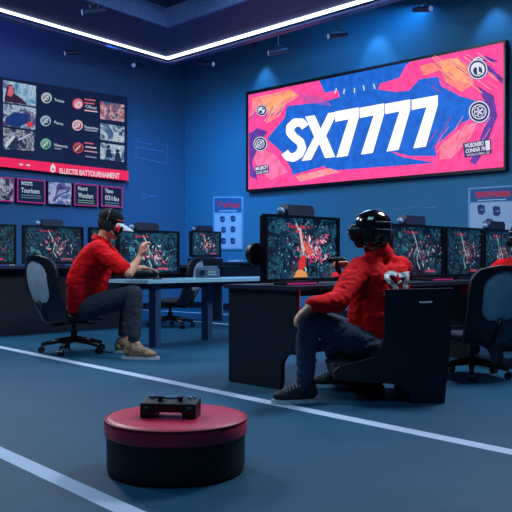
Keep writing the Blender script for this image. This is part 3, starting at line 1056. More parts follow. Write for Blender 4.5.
def monitor(loc, rz, lab, w=.84, h=.49, foot=.03, seed=1, glow=.75, hero=False, group='gaming monitors', lightbox=True, disc=False, hot=.5):
    """screen faces -Y in its own frame"""
    t = thing('monitor', lab, 'monitor', loc, rz, group)
    z0 = foot
    fr = MB()
    bz = .022
    for (cx, cz, sx, sz) in ((-w / 2 + bz / 2, h / 2, bz, h), (w / 2 - bz / 2, h / 2, bz, h), (0, h - bz / 2, w - 2 * bz, bz), (0, bz / 2 + .004, w - 2 * bz, bz + .008)):
        fr.box((cx, -.012, z0 + cz), (sx, .04, sz))
    fr.build('bezel', M_BEZ, t)
    MB().box((0, .024, z0 + h / 2), (w - .01, .036, h - .01), bev=.008).prism([(-w * .3, z0 + h * .15), (w * .3, z0 + h * .15), (w * .24, z0 + h * .8), (-w * .24, z0 + h * .8)], (0, .04, 0), (1, 0, 0), (0, 0, 1), (0, 1, 0), .04).build('housing', M_DARK, t)
    base = MB().box((0, .05, .008), (.3, .2, .016), bev=.005).build('stand', M_BLACK, t)
    MB().box((0, .085, (z0 + h * .4) / 2 + .01), (.06, .03, z0 + h * .4 - .01)).build('stand_neck', M_BLACK, base)
    W2, H2 = w / 2 - bz, h - bz - .03
    zb = z0 + .03
    a = Art(lambda x, y: V((x * W2, -.010, zb + y * H2)), (0, -1, 0), glow, 0.0004)
    a.rect(-1, 0, 1, 1, picture_glow('game_view', SCR_STOPS, 5.5 / w, glow * .7, seed * 3.1, 1.2))
    rnd = random.Random(seed)
    # teal rock and light trails
    for k in range(7 if not hero else 9):
        x = -.75 + rnd.uniform(-.15, .35)
        y = .9 - k * .09
        a.poly([(x, y), (x + rnd.uniform(.06, .2), y - .04), (x + rnd.uniform(.1, .24), y - rnd.uniform(.1, .24)), (x + .02, y - rnd.uniform(.08, .2))],
               rnd.choice([(20, 80, 112), (14, 56, 86), (70, 140, 166), (10, 40, 70)]))
    a.stroke([(-.2, .92), (-.05, .7), (.02, .5), (-.02, .3), (.1, .12)], .04, (160, 210, 214))
    a.l += 1
    for k in range(190 if hero else 150):
        g = rnd.gauss
        x, y = max(-.95, min(.95, .18 + g(0, .25))), max(.04, min(.95, .47 + g(0, .13)))
        r = rnd.uniform(.008, .026)
        an = rnd.uniform(0, PI)
        L = r * rnd.uniform(1, 3)
        c = rnd.choice([(216, 50, 96), (240, 110, 150), (190, 36, 76), (236, 190, 210), (70, 170, 190), (30, 100, 130), (220, 230, 240), (14, 34, 60), (10, 24, 46), (40, 130, 150), (10, 24, 46)])
        dx, dy = math.cos(an) * L, math.sin(an) * L
        a.poly([(x - dx, y - dy * 1.3), (x + dy * .5, y - dx * .5), (x + dx, y + dy * 1.3), (x - dy * .5, y + dx * .5)], c)
        if k % 3: a.same()
    a.l += 1
    for k in range(110):
        x, y = rnd.uniform(-.95, .95), rnd.uniform(.04, .95)
        r = rnd.uniform(.004, .010)
        a.rect(x - r, y - r * 1.6, x + r, y + r * 1.6, rnd.choice([(120, 180, 200), (60, 140, 160), (180, 210, 220)]))
        a.same()
    a.l += 1
    if hero:
        # lone red figure seen from behind, with a pink shattered wing
        a.poly([(-.17, .63), (-.08, .60), (.0, .44), (.16, .36), (.22, .40), (.12, .52), (-.02, .62)], (232, 90, 60))
        a.poly([(-.2, .84), (-.13, .84), (-.07, .58), (-.03, .42), (-.1, .44), (-.14, .62)], (220, 190, 190))
        a.poly([(-.2, .28), (-.1, .40), (.0, .36), (.0, .20), (-.1, .13), (-.2, .16)], (226, 50, 50))
        a.poly([(-.34, .02), (-.24, .14), (-.12, .15), (.02, .1), (.06, .02)], (236, 160, 90))
        for k in range(70):
            t_ = rnd.random()
            x, y = .05 + .5 * t_ + rnd.gauss(0, .07), .34 + (.36 * t_ if k % 2 else .04) + rnd.gauss(0, .05)
            dx, dy, q_ = rnd.uniform(.02, .07), rnd.uniform(-.05, .03), rnd.uniform(.008, .022)
            a.poly([(x - dx, y - dy), (x, y - dy * .2 + q_), (x + dx, y + dy), (x, y - q_)], rnd.choice([(228, 50, 104), (240, 120, 160), (196, 30, 80), (236, 200, 215), (40, 20, 50)]))
            if k % 3: a.same()
        a.l += 1
        a.text('Toomen 4', [(-.55, .84), (.08, .82), (.08, .89), (-.55, .91)], (230, 50, 80), .01)
        a.stroke([(-.3, .78), (-.2, .78)], .04, (230, 50, 70))
        a.poly([(.72, .02), (.78, .1), (.92, .1), (.96, .02)], (230, 40, 50))
    else:
        a.text('Ronen', [(-.5, .86), (-.05, .86), (-.05, .93), (-.5, .93)], (210, 50, 90), .02)
        a.poly([(.2, .06), (.3, .1), (.6, .1), (.66, .05)], (226, 90, 120))
    a.build('screen', t)
    if lightbox:
        lb = MB()
        lb.prism([(-.13, 0), (.17, 0), (.17, .05), (.15, .085), (-.13, .085), (-.14, .05)], (-.02, .0, z0 + h), (1, 0, 0), (0, 0, 1), (0, 1, 0), .09)
        lb.build('camera_box', mat('camera_box', (34, 44, 72), .5), t)
        MB().ell((-.2, .035, z0 + h + .03), (.035, .03, .032), sub=2).build('camera_ball', mat('ball_blue', (110, 140, 180), .3), t, smooth=True)
    if disc:
        MB().cone((-w / 2 - .015, .05, z0 + h * .42), (-w / 2 - .015, .085, z0 + h * .42), .085, .085, 28).box((-w / 2 + .02, .06, z0 + h * .42), (.08, .02, .04)).build('headset_disc', M_DARK, t)  # plain disc standing in for a headset hung behind the monitor
    return t


FACE = math.atan2(-ROW.x, ROW.y)   # unused helper angle
MRZ = math.atan2(ROW.y, ROW.x)      # rows run along ROW; screens face to the right of it


def desk_frame(t0, p0):
    return lambda t, s=0.0, z=0.0: V(p0) + ROW * t + V((ROW.y, -ROW.x, 0)) * s + V((0, 0, z))   # s: towards the players


# ---- right-hand row (front)
Q = V((.36, 6.3, 0))
rq = desk_frame(0, Q)
ZD = .742
d = thing('gaming_desk', 'long dark navy desk with solid end panel, before the player in the VR headset', 'desk', rq(-.55, 0))
NS = V((ROW.y, -ROW.x, 0))
MB().prism([(-.57, -.28), (5.2, -.28), (5.2, .46), (-.57, .46)], Q + V((0, 0, ZD - .03)), ROW, NS, (0, 0, 1), .03).build('desktop', M_NAVY, d, world=True)
# end panel with a rounded notch at its foot
pp = [(-.26, 0.0), (.28, 0.0), (.295, .05), (.295, .16)]
for k in range(6):
    t_ = k / 5 * PI / 2
    pp.append((.295 + .10 * (1 - math.cos(t_)), .16 + .10 * math.sin(t_)))
pp += [(.44, .26), (.44, ZD - .03), (-.26, ZD - .03)]
for tt in (-.54, 2.0, 4.3):
    MB().prism(pp, rq(tt), NS, V((0, 0, 1)), ROW, .04).build('end_panel', M_DNAVY, d, world=True)
MB().prism([(-.50, .26), (5.0, .26), (5.0, .345), (-.50, .345)], rq(0, .395), ROW, V((0, 0, 1)), NS, .03).build('rail', M_DNAVY, d, world=True)
MB().prism([(-.50, ZD - .11), (5.0, ZD - .11), (5.0, ZD - .03), (-.50, ZD - .03)], rq(0, -.2), ROW, V((0, 0, 1)), NS, .025).build('rear_rail', M_DNAVY, d, world=True)
MB().box((0, 0, 0), (1, 1, 1), M=Matrix.Translation(rq(-.497, .432, .52)) @ Matrix.Rotation(MRZ, 4, 'Z') @ Matrix.Diagonal(V((.006, .012, .40, 1)))).build('light_edge', emit((226, 30, 96), .8), d, world=True)

mon = []
mon.append(monitor(rq(0, 0, ZD), MRZ, 'largest front monitor, showing a red figure, left of the player in the VR headset', seed=3, hero=True, glow=.85, foot=.012, h=.52, w=.86, disc=True))
mon.append(monitor(rq(1.56, 0, ZD), MRZ, 'monitor just right of the VR player, with a box on its top edge', seed=7, glow=.5, foot=.02))
mon.append(monitor(rq(2.36, 0, ZD), MRZ, 'second monitor to the right of the VR player, left of the red-titled poster', seed=9, glow=.5, foot=.02, w=.68, lightbox=False))
mon.append(monitor(rq(3.05, 0, ZD), MRZ, 'rightmost monitor of the front row, half hidden by the player at the right edge', seed=12, glow=.5, foot=.02, w=.64, lightbox=True))

kb = thing('keyboard', 'dark keyboard glowing magenta along its edge, below the big front monitor', 'keyboard', rq(-.28, .2, ZD), MRZ)
MB().box((0, 0, .012), (.34, .13, .022), bev=.005).build('case', M_BLACK, kb)
MB().box((0, -.066, .012), (.32, .004, .010)).build('light_edge', emit((190, 40, 130), .7), kb)
km = MB()
for i in range(14):
    for j in range(4):
        km.box((-.15 + i * .023, -.045 + j * .028, .026), (.018, .022, .008))
km.build('keys', M_DARK, kb)
# far mouse pads / keyboards on the right row
for i, tt in enumerate((1.56, 2.36)):
    k2 = place_copy(kb, rq(tt, .22, ZD), MRZ, ['dark keyboard before the monitor just right of the VR player', 'dark keyboard in front of the monitor beside the poster'][i])

# ---- middle desk (man in the cap)
Q2 = V((-1.2, 8.82, 0))
ZD2 = .72
rm = desk_frame(0, Q2)
d = thing('pale_desk', 'long desk with pale blue-grey top and slab legs, before the man in the cap', 'desk', rm(-.3, 0))
MB().prism([(-.36, -.30), (2.45, -.30), (2.45, .42), (-.30, .42), (-.36, .34)], Q2 + V((0, 0, ZD2 - .035)), ROW, NS, (0, 0, 1), .035).build('desktop', M_TOP, d, world=True)
for tt, ss in ((-.14, .28), (.78, .06), (2.1, .06)):
    MB().prism([(-.06, 0), (.06, 0), (.06, ZD2 - .035), (-.06, ZD2 - .035)], rm(tt, ss), NS, V((0, 0, 1)), ROW, .07).build('leg', mat('blue_leg', (44, 72, 112), .5), d, world=True)
MB().prism([(-.1, ZD2 - .10), (2.2, ZD2 - .10), (2.2, ZD2 - .035), (-.1, ZD2 - .035)], rm(0, .05), ROW, V((0, 0, 1)), NS, .04).build('rail', M_NAVY, d, world=True)
mon.append(monitor(rm(.06, -.06, ZD2), MRZ, 'monitor on the pale desk in front of the man in the black cap', seed=21, glow=.75, foot=.05, h=.49, w=.84))
# compact console with knobs on the pale desk
cs = thing('desk_console', 'small grey control box with lit keys on the far part of the pale desk', 'console', rm(.98, -.12, ZD2), MRZ - .5)
MB().box((0, 0, .055), (.27, .16, .11), bev=.012).build('case', mat('console_case', (60, 86, 112), .4), cs)
MB().box((0, .02, .124), (.24, .1, .028), bev=.006).build('top_tray', mat('console_top', (90, 120, 150), .4), cs)
km = MB()
for i in range(4):
    for j in range(2):
        km.box((.0 + i * .024, -.082, .04 + j * .032), (.016, .006, .02))
km.build('keys', emit((130, 180, 200), .6), cs)
MB().cone((-.08, -.08, .058), (-.08, -.1, .058), .035, .032, 20).build('knob', M_BLACK, cs)
jo = thing('desk_phone', 'small dark stand at the foot of the monitor facing the man in the cap', 'stand', rm(-.02, .22, ZD2), .3)
MB().lathe([(0, 0), (.045, 0), (.045, .012), (.014, .02), (.012, .07), (.02, .085), (0, .09)], n=20).build('stand', M_BLACK, jo, smooth=True)

# ---- far left counter
Q3 = V((-2.66, 10.5, 0))
rl = desk_frame(0, Q3)
ZD3 = .86
d = thing('counter', 'long dark solid-fronted counter with monitors behind the man in the black cap', 'counter', rl(0, 0))
MB().prism([(-2.4, -.26), (2.95, -.26), (2.95, .42), (-2.4, .42)], Q3 + V((0, 0, ZD3 - .035)), ROW, NS, (0, 0, 1), .035).build('countertop', M_NAVY, d, world=True)
MB().prism([(-2.3, 0), (.9, 0), (.9, ZD3 - .035), (-2.3, ZD3 - .035)], rl(0, .2), ROW, V((0, 0, 1)), NS, .03).build('front_panel', M_DNAVY, d, world=True)
for tt in (-2.3, .86, 2.75):
    MB().prism([(-.22, 0), (.2, 0), (.2, ZD3 - .035), (-.22, ZD3 - .035)], rl(tt), NS, V((0, 0, 1)), ROW, .04).build('end_panel', M_NAVY, d, world=True)
MB().prism([(.9, .5), (2.75, .5), (2.75, ZD3 - .035), (.9, ZD3 - .035)], rl(0, -.2), ROW, V((0, 0, 1)), NS, .03).build('rear_panel', M_NAVY, d, world=True)
for i, (tt, lab) in enumerate(((-.98, 'leftmost monitor on the far counter, cut by the left picture edge'), (0.0, 'monitor on the far counter behind the chair of the man in the cap'),
                               (.98, 'monitor on the far counter mostly hidden behind the face of the man in the cap'))):
    mon.append(monitor(rl(tt, 0, ZD3), MRZ, lab, seed=31 + i, glow=.55, foot=.02, h=.50, w=.88))
bx = tag(MB().box((0, 0, .05), (.5, .26, .10), bev=.012).build('riser_box', M_DNAVY, origin=(0, 0, 0)), 'low dark box under the small far monitor', 'box')
bx.location = rl(2.62, 0, ZD3)
bx.rotation_euler = (0, 0, MRZ)
mon.append(monitor(rl(2.62, 0, ZD3 + .10), MRZ, 'small far monitor on a box, just left of the helmet poster', seed=41, glow=.7, foot=.02, w=.60, h=.40))
tag(MB().box((0, 0, .09), (.14, .05, .18), bev=.02).build('seat_cushion', mat('red_pad', (214, 34, 60), .6), origin=(0, 0, 0)), 'small red pad against the dark counter front, left of the grey mesh chair', 'pad')
rp = bpy.data.objects['seat_cushion']
rp.name = 'red_pad'
rp.location = rl(-.18, .28, .38)
rp.rotation_euler = (0, 0, MRZ)
# things standing on the counter tops between monitors
for i, (tt, sc) in enumerate(((-.50, 1), (.48, 1))):
    cy = tag(MB().cone((0, 0, 0), (0, 0, .16), .035, .03, 16).cone((0, 0, .16), (0, 0, .22), .03, .012, 16).cone((0, 0, .22), (0, 0, .25), .014, .014, 12).build('bottle', mat('white_bottle', (190, 205, 220), .3), origin=(0, 0, 0), smooth=False),
             ['pale bottle on the far counter behind the two leftmost monitors', 'pale bottle on the far counter behind the head of the man in the cap'][i], 'bottle', 'bottles on the far counter')
    cy.location = rl(tt, -.17, ZD3)

# ---- low table against the back wall
q4 = V((-.15, 14.2, 0))
d = thing('side_table', 'low dark blue table by the back wall under the helmet poster', 'table', q4, ANG)
MB().box((0, 0, .885), (1.15, .45, .03)).build('tabletop', M_NAVY, d)
MB().box((0, -.16, .74), (1.05, .03, .26)).build('apron', M_DNAVY, d)
for sx in (-1, 1):
    for sy in (-1, 1):
        MB().box((sx * .52, sy * .18, .435), (.04, .04, .87)).build('leg', M_NAVY, d)
pb = tag(MB().box((0, 0, .10), (.17, .14, .20), bev=.01).build('paper_box', mat('pale_box', (140, 170, 205), .7), origin=(0, 0, 0)), 'small pale blue box on the floor under the low table by the back wall', 'box')
pb.location = G(218, 14.1)
# keyboard set on the table
ht = tag(MB().box((0, 0, .02), (.3, .12, .04), bev=.01).build('keyboard_box', mat('pale_box', (140, 170, 205), .7), origin=(0, 0, 0)), 'flat pale box lying on the low table below the helmet poster', 'box')
ht.location = G(236, 14.2) + V((0, 0, .90))
ht.rotation_euler = (0, 0, ANG)

# ---- boxy seat of the VR player
SY = 5.17
sx0 = G(454, SY).x
M_SEAT = mat('black_seat_shell', (12, 18, 32), .42, var=.08)


def box_seat(lab, loc):
    t = thing('box_seat', lab, 'seat', loc, 0, 'boxy low seats')
    side = [(0, .745), (-.44, .735), (-.45, .42), (-.50, .30), (-.74, .235), (-.78, .20), (-.76, .15), (-.40, .125), (-.33, .10), (-.28, .06), (-.28, 0), (-.06, 0), (-.03, .3)]
    for y0 in (0, .60):
        MB().prism(side, (0, y0, 0), (1, 0, 0), (0, 0, 1), (0, 1, 0), .045).build('side_panel', M_SEAT, t)
    MB().box((-.44, .3225, .175), (.66, .555, .07), bev=.015).build('seat', M_SEATF, t)
    MB().box((-.09, .3225, .45), (.10, .555, .53), bev=.02).build('backrest', M_SEAT, t)
    MB().tube([(-.22, -.004, .655), (-.215, -.016, .652), (-.15, -.016, .655), (-.145, -.004, .658)], .006, 6).build('handle', M_WHITE, t)
    return t


bs = box_seat('boxy black low seat with tall solid sides, under the player in the VR headset', (sx0, SY, 0))

# ---- ottoman and gamepad
ot = thing('ottoman', 'low round ottoman with a red vinyl top and black base in the foreground', 'ottoman', (-.352, 3.53, 0))
ot.scale = (1, 1, .97)
MB().lathe([(0, 0), (.285, 0), (.298, .008), (.302, .03), (.304, .168), (0, .168)], n=96).build('base', mat('ottoman_base', (14, 18, 28), .6, bump=.2, bscale=200), ot, smooth=False)
MB().lathe([(0, .168), (.303, .168), (.311, .172), (.313, .18), (.313, .226), (.309, .238), (.299, .245), (.28, .248), (.15, .250), (0, .251)], n=96).build('cushion', M_RED, ot, smooth=True)
MB().lathe([(.3105, .234), (.3145, .237), (.3135, .241), (.3065, .243)], n=96).build('piping', mat('piping_red', (170, 30, 52), .5), ot, smooth=True)

gp = thing('game_controller', 'chunky black game controller lying on the red ottoman', 'controller', (-.378, 3.60, .2035), -.12)
og = V((-.372, 3.50, .2425))
gp.location = og
ROOT[gp.name] = Matrix.Translation(og) @ Matrix.Rotation(-.12, 4, 'Z')
Rg = Matrix.Rotation(-.12, 3, 'Z')


def gpt(x, y, z):
    return og + Rg @ V((x, y, z))


mb2 = MB()
mb2.box((0, 0, 0), (1, 1, 1), M=Matrix.Translation(gpt(0, 0.0, .051)) @ Matrix.Rotation(-.12, 4, 'Z') @ Matrix.Rotation(.10, 4, 'X') @ Matrix.Diagonal(V((.245, .125, .040, 1))))
for s_ in (-1, 1):
    mb2.box((0, 0, 0), (1, 1, 1), M=Matrix.Translation(gpt(s_ * .092, -.005, .026)) @ Matrix.Rotation(-.12, 4, 'Z') @ Matrix.Diagonal(V((.062, .12, .050, 1))))
    mb2.cap(gpt(s_ * .095, -.05, .032), gpt(s_ * .095, .05, .034), .026, .026)
mb2.skin('body', mat('gamepad_shell', (14, 15, 20), .5), gp, .004, 4)
for k_, (x, y) in enumerate(((-.045, -.012), (.045, -.012))):
    MB().cone((x, y, .066), (x, y, .082), .012, .010, 16).cone((x, y, .082), (x, y, .088), .017, .017, 20).build('thumbstick', M_DARK, gp)
for k in range(4):
    an = k * PI / 2
    x, y = .086 + .014 * math.cos(an), .030 + .014 * math.sin(an)
    MB().cone((x, y, .070), (x, y, .082), .0065, .006, 12).build(
        'button', mat('button_%d' % k, [(120, 180, 230), (220, 60, 80), (130, 160, 220), (190, 200, 220)][k], .4), gp)
MB().box((-.086, .028, .078), (.038, .013, .010), bev=.002).box((-.086, .028, .078), (.013, .038, .010), bev=.002).build('direction_pad', mat('pad_grey', (90, 110, 140), .4), gp)
MB().box((0, .03, .073), (.075, .036, .010), bev=.002).build('touch_panel', mat('touch_blue', (60, 90, 130), .25), gp)
mbb = MB()
for k in range(5):
    mbb.box((-.03 + k * .015, .054, .074), (.009, .006, .008))
mbb.build('small_buttons', M_WHITE, gp)

# ------------------------------------------------------------------ people
M_SKIN = mat('skin', (214, 150, 122), .5, var=.06, bump=.05)
M_SHIRT = mat('red_shirt_cloth', (226, 8, 22), .8, var=.06, bump=.25, bscale=240, spec=.15)
M_JEAN = mat('dark_jeans', (34, 52, 80), .85, var=.22, scale=25, bump=.35, bscale=300)
M_JEAN2 = mat('charcoal_trousers', (26, 38, 56), .85, var=.12, bump=.3, bscale=300)
M_SHOEB = mat('black_shoe_fabric', (14, 20, 32), .6, bump=.3, bscale=200)
M_SOLE = mat('pale_sole', (190, 196, 206), .55)
M_TAN = mat('patterned_tan_shoe', (150, 120, 92), .6, var=.5, scale=55, bump=.2)


def basis(d, up):
    """columns: side, forward, up"""
    f = V(d).normalized()
    s = f.cross(V(up)).normalized()
    return s, f, s.cross(f).normalized()


def hand(mb, wrist, d, palm, curl, side, spread=.0, k=1.0, thumb_curl=.6):
    """d: direction the hand points, palm: palm normal, side: +1 right hand / -1 left hand thumb side"""
    f = V(d).normalized()
    n = (V(palm) - f * V(palm).dot(f)).normalized()
    s = f.cross(n).normalized() * side
    wrist = V(wrist)
    pc = wrist + f * .05 * k
    mb.cap(wrist - f * .02, wrist + f * .02 * k, .027 * k, .027 * k)
    for t in (-.028, -.010, .010, .028):
        mb.cap(wrist + f * .015 * k + s * t * .7 * k, wrist + f * .085 * k + s * t * k, .0155 * k, .0135 * k)
    L = (.036, .043, .046, .042)
    for i, t in enumerate((-.030, -.010, .011, .031)):
        p = wrist + f * .088 * k + s * t * k
        ln = (.068, .082, .088, .078)[i] * k
        a = curl * .55
        for j, fr in enumerate((.45, .32, .23)):
            dirn = (f * math.cos(a) + n * math.sin(a) + s * (t * 3 * spread)).normalized()
            q = p + dirn * ln * fr
            mb.cap(p, q, (.0102 - .0009 * j) * k, (.0094 - .0009 * j) * k)
            p = q
            a += curl
    # thumb leaves the side of the palm near its base
    p = wrist + f * .022 * k + s * .026 * k
    a = .35
    q = p + (f * .55 + s * .75 + n * .25).normalized() * .042 * k
    mb.cap(p, q, .0135 * k, .0115 * k)
    r = q + (f * .85 + s * .2 * (1 - thumb_curl) + n * .6 * thumb_curl).normalized() * .034 * k
    mb.cap(q, r, .0115 * k, .0105 * k)
    mb.cap(r, r + (f * .9 - s * .25 * thumb_curl + n * .4 * thumb_curl).normalized() * .026 * k, .0105 * k, .009 * k)


def head(mb, c, d, k=1.0):
    """face looks along d; c = centre of the skull"""
    s, f, u = basis(d, (0, 0, 1))
    M = Matrix((s, f, u)).transposed()
    c = V(c)
    P = lambda x, y, z: c + (s * x + f * y + u * z) * k
    mb.ell(P(0, -.005, .015), (.076 * k, .096 * k, .095 * k), M)
    mb.ell(P(0, .022, -.045), (.060 * k, .070 * k, .072 * k), M)
    mb.ell(P(0, .062, -.092), (.026 * k, .024 * k, .022 * k), M)      # chin
    for x in (-1, 1):
        mb.cap(P(x * .052, -.005, -.058), P(x * .022, .062, -.090), .018 * k, .016 * k)   # jaw line
        mb.ell(P(x * .036, .066, -.028), (.020 * k, .018 * k, .016 * k), M)     # cheeks
        mb.cap(P(x * .012, .089, .020), P(x * .046, .074, .020), .010 * k, .010 * k)      # brow
        mb.ell(P(x * .077, -.002, -.014), (.008 * k, .018 * k, .030 * k), M)    # ears
    mb.cap(P(0, .088, .010), P(0, .107, -.026), .008 * k, .013 * k)             # nose
    mb.cap(P(-.020, .086, -.062), P(.020, .086, -.062), .0075 * k, .0075 * k)    # upper lip
    mb.cap(P(-.017, .084, -.072), P(.017, .084, -.072), .0075 * k, .0075 * k)   # lower lip
    return P, M


def shoe(parent, ankle, d, gz, m_up, m_sole, L=.29, k=1.0, laces=True, nm='shoe'):
    s, f, u = basis(V((d[0], d[1], 0)), (0, 0, 1))
    o = V((ankle[0], ankle[1], gz))
    P = lambda x, y, z: o + s * x * k + f * y * L / .29 + u * z * k
    # sole outline
    out = []
    for i in range(28):
        t = 2 * PI * i / 28
        y = .068 + .148 * math.sin(t)
        w = .039 + .008 * math.sin(t) + (.003 if y > .1 else 0)
        out.append((w * k * math.copysign(abs(math.cos(t)) ** .8, math.cos(t)), y * L / .29))
    mb = MB()
    mb.ell(P(0, -.03, .062), (.038 * k, .044, .046), Matrix((s, f, u)).transposed())
    mb.cap(P(0, -.02, .095), P(0, .0, .115), .040 * k, .043 * k)
    mb.cap(P(0, .02, .080), P(0, .12, .052), .046 * k, .040 * k)
    mb.ell(P(0, .130, .042), (.047 * k, .082, .042), Matrix((s, f, u)).transposed())
    mb.ell(P(0, .06, .04), (.042 * k, .12, .03), Matrix((s, f, u)).transposed())
    sh = mb.skin(nm, m_up, parent, .007, 4, clip=[(V((0, 0, gz + .018)), V((0, 0, -1))), (P(0, 0, .135), V((0, 0, 1)))])
    MB().prism(out, o + V((0, 0, .001)), s, f, (0, 0, 1), .026).build('sole', m_sole, sh, world=True)
    if laces:
        lb = MB()
        for i in range(5):
            y = .045 + i * .020
            z = .124 - i * .0085
            lb.tube([P(-.036, y, z - .022), P(-.018, y, z - .004), P(0, y + .004, z + .002), P(.018, y, z - .004), P(.036, y, z - .022)], .0045, 6)
        lb.build('laces', mat('shoe_laces', (120, 132, 150), .7), sh, world=True)
    return sh


def capsules(mb, pts, rs):
    for i in range(len(pts) - 1):
        mb.cap(pts[i], pts[i + 1], rs[i], rs[i + 1])


def person_vr(lab, off=V((0, 0, 0)), logo=True, full=True):
    o = V(off)
    w = lambda px, py, y: W(px, py, y) + o
    hipL, hipR = w(368, 347, 5.40), w(381, 347, 5.70)
    knL, knR = w(309, 319, 5.09), w(326, 322, 5.68)
    anL, anR = w(304, 386, 5.19), w(339, 378, 5.82)
    anL.z = .115; anR.z = .115
    shL, shR = w(358, 270, 5.37), w(400, 268, 5.70)
    elL, wrL = w(337, 302, 5.12), w(311, 305, 4.985)
    elR, wrR = w(374, 296, 6.00), w(348, 266, 5.80)
    hc = w(371, 231, 5.50)
    neck = w(379, 254, 5.54)
    root_at = V(((hipL.x + hipR.x) / 2, (hipL.y + hipR.y) / 2, 0))
    p = thing('person', lab, 'person', root_at)
    fd = V((-.93, .36, -.06))                       # gaze
    # ---- body: one continuous figure
    mb = MB()
    P, M = head(mb, hc, fd)
    mb.cap(neck + V((0, 0, -.04)), P(0, -.02, -.06), .060, .052)
    chestc = (shL + shR) / 2 + V((0, 0, -.10))
    pel = (hipL + hipR) / 2
    for a_, b_ in ((shL, hipL), (shR, hipR)):
        ai = a_.lerp((shL + shR) / 2, .35)
        bi = b_.lerp(pel, .35)
        mb.cap(ai + V((0, 0, -.05)), bi + V((0, 0, .05)), .068, .068)
    mb.cap(shL, shR, .052, .052)
    mb.cap(shL.lerp(shR, .3), neck, .055, .055)
    mb.cap(shL.lerp(shR, .7), neck, .055, .055)
    mb.cap(hipL, hipR, .095, .095)
    capsules(mb, [shL, elL, wrL], [.050, .038, .026])
    capsules(mb, [shR, elR, wrR], [.050, .038, .026])
    capsules(mb, [hipL, knL, anL + V((0, 0, .02))], [.082, .055, .036])
    capsules(mb, [hipR, knR, anR + V((0, 0, .02))], [.082, .055, .036])
    for an in (anL, anR):
        mb.cap(an, an + V((-.10, .0, -.06)), .032, .022)
    hand(mb, wrL, V((-.75, -.05, -.6)), V((.45, .1, -.85)), .42, -1, .3)
    hand(mb, wrR, V((-.80, -.25, .22)), V((-.25, -.55, -.75)), .75, 1)
    body = mb.skin('body', M_SKIN, p, .0065, 2)
    # ---- trousers
    mb = MB()
    mb.cap(hipL, hipR, .108, .108)
    mb.ell(pel + V((.03, 0, .0)), (.16, .2, .11))
    capsules(mb, [hipL, hipL.lerp(knL, .5), knL, knL.lerp(anL, .35), anL + V((.004, 0, -.005))], [.100, .088, .074, .070, .050])
    capsules(mb, [hipR, hipR.lerp(knR, .5), knR, knR.lerp(anR, .35), anR + V((.004, 0, -.005))], [.100, .088, .074, .070, .050])
    tr = mb.skin('trousers', M_JEAN, p, .010, 3, wrinkle=.007, wscale=(9, 9, 16), clip=[(V((0, 0, .09)), V((0, 0, -1)))])
    # ---- shirt
    mb = MB()
    mid = (shL + shR) / 2
    hem = pel + V((0.03, 0, -.085))
    sd = (shR - shL).normalized()
    for t in (-.62, 0, .62):
        up_ = mid + sd * .19 * t + V((.015, 0, -.055))
        lo_ = hem + sd * .185 * t + V((0, 0, .02))
        md_ = up_.lerp(lo_, .5) + V((.01, -.0, 0))
        capsules(mb, [up_, md_, lo_], [.122, .124, .122])
        fo = V((-.045, .01, 0))
        capsules(mb, [up_ + fo + V((0, 0, -.03)), md_ + fo, lo_ + fo * .5 + V((0, 0, .06))], [.105, .112, .115])
    mb.cap(shL, shR, .080, .080)
    mb.cap(shL.lerp(shR, .10) + V((0, 0, 0)), neck + V((0, 0, -.025)), .076, .070)
    mb.cap(shL.lerp(shR, .90) + V((0, 0, 0)), neck + V((0, 0, -.025)), .076, .070)
    capsules(mb, [shL, shL.lerp(elL, .5), elL, elL.lerp(wrL, .95)], [.084, .076, .066, .046])
    capsules(mb, [shR, shR.lerp(elR, .5), elR, elR.lerp(wrR, .85)], [.084, .074, .062, .044])
    sh = mb.skin('shirt', M_SHIRT, p, .009, 3, wrinkle=.008, wscale=(7, 7, 12), clip=[(V((0, 0, pel.z - .035)), V((0, 0, -1)))])
    # stand collar
    cb = MB()
    fn = (P(0, -.01, -.06) - neck).normalized()
    u1, u2 = perp(fn)
    for (r0, r1, h0, h1) in ((.070, .078, -.01, .045),):
        n = 28
        rings = []
        for (r, h) in ((.100, -.02), (.088, .03), (.086, .070), (.074, .072), (.072, .03), (.070, -.02)):
            rings.append([cb.bm.verts.new(neck + fn * h + (u1 * math.cos(2 * PI * k / n) + u2 * math.sin(2 * PI * k / n)) * r) for k in range(n)])
        for a_, b_ in zip(rings, rings[1:]):
            for k in range(n):
                j = (k + 1) % n
                cb.bm.faces.new((a_[k], a_[j], b_[j], b_[k]))
    cb.build('collar', M_SHIRT, sh, world=True, smooth=True)
    if logo:
        # printed S7 emblem wrapped over the back of the shirt: polygons snapped on to the cloth
        from mathutils.bvhtree import BVHTree
        bm = bmesh.new()
        bm.from_mesh(sh.data)
        bm.transform(ROOT[sh.name])
        bvh = BVHTree.FromBMesh(bm)
        bmm = bmesh.new()
        polys = []

        def strip(pts, wd):
            out = []
            for (x0, y0), (x1, y1) in zip(pts, pts[1:]):
                n_ = max(1, int(math.hypot(x1 - x0, y1 - y0) / 1.2))
                for i in range(n_):
                    a0, a1 = i / n_, (i + 1) / n_
                    q0 = (x0 + (x1 - x0) * a0, y0 + (y1 - y0) * a0)
                    q1 = (x0 + (x1 - x0) * a1, y0 + (y1 - y0) * a1)
                    dd = math.hypot(q1[0] - q0[0], q1[1] - q0[1])
                    ex, ey = (q1[0] - q0[0]) / dd * .5, (q1[1] - q0[1]) / dd * .5
                    nx, ny = -(q1[1] - q0[1]) / dd * wd / 2, (q1[0] - q0[0]) / dd * wd / 2
                    for jj in range(4):
                        f0, f1 = jj / 2 - 1, (jj + 1) / 2 - 1
                        out.append([(q0[0] - ex + nx * f0, q0[1] - ey + ny * f0), (q1[0] + ex + nx * f0, q1[1] + ey + ny * f0),
                                    (q1[0] + ex + nx * f1, q1[1] + ey + ny * f1), (q0[0] - ex + nx * f0 + nx * (f1 - f0), q0[1] - ey + ny * f1)])
            return out
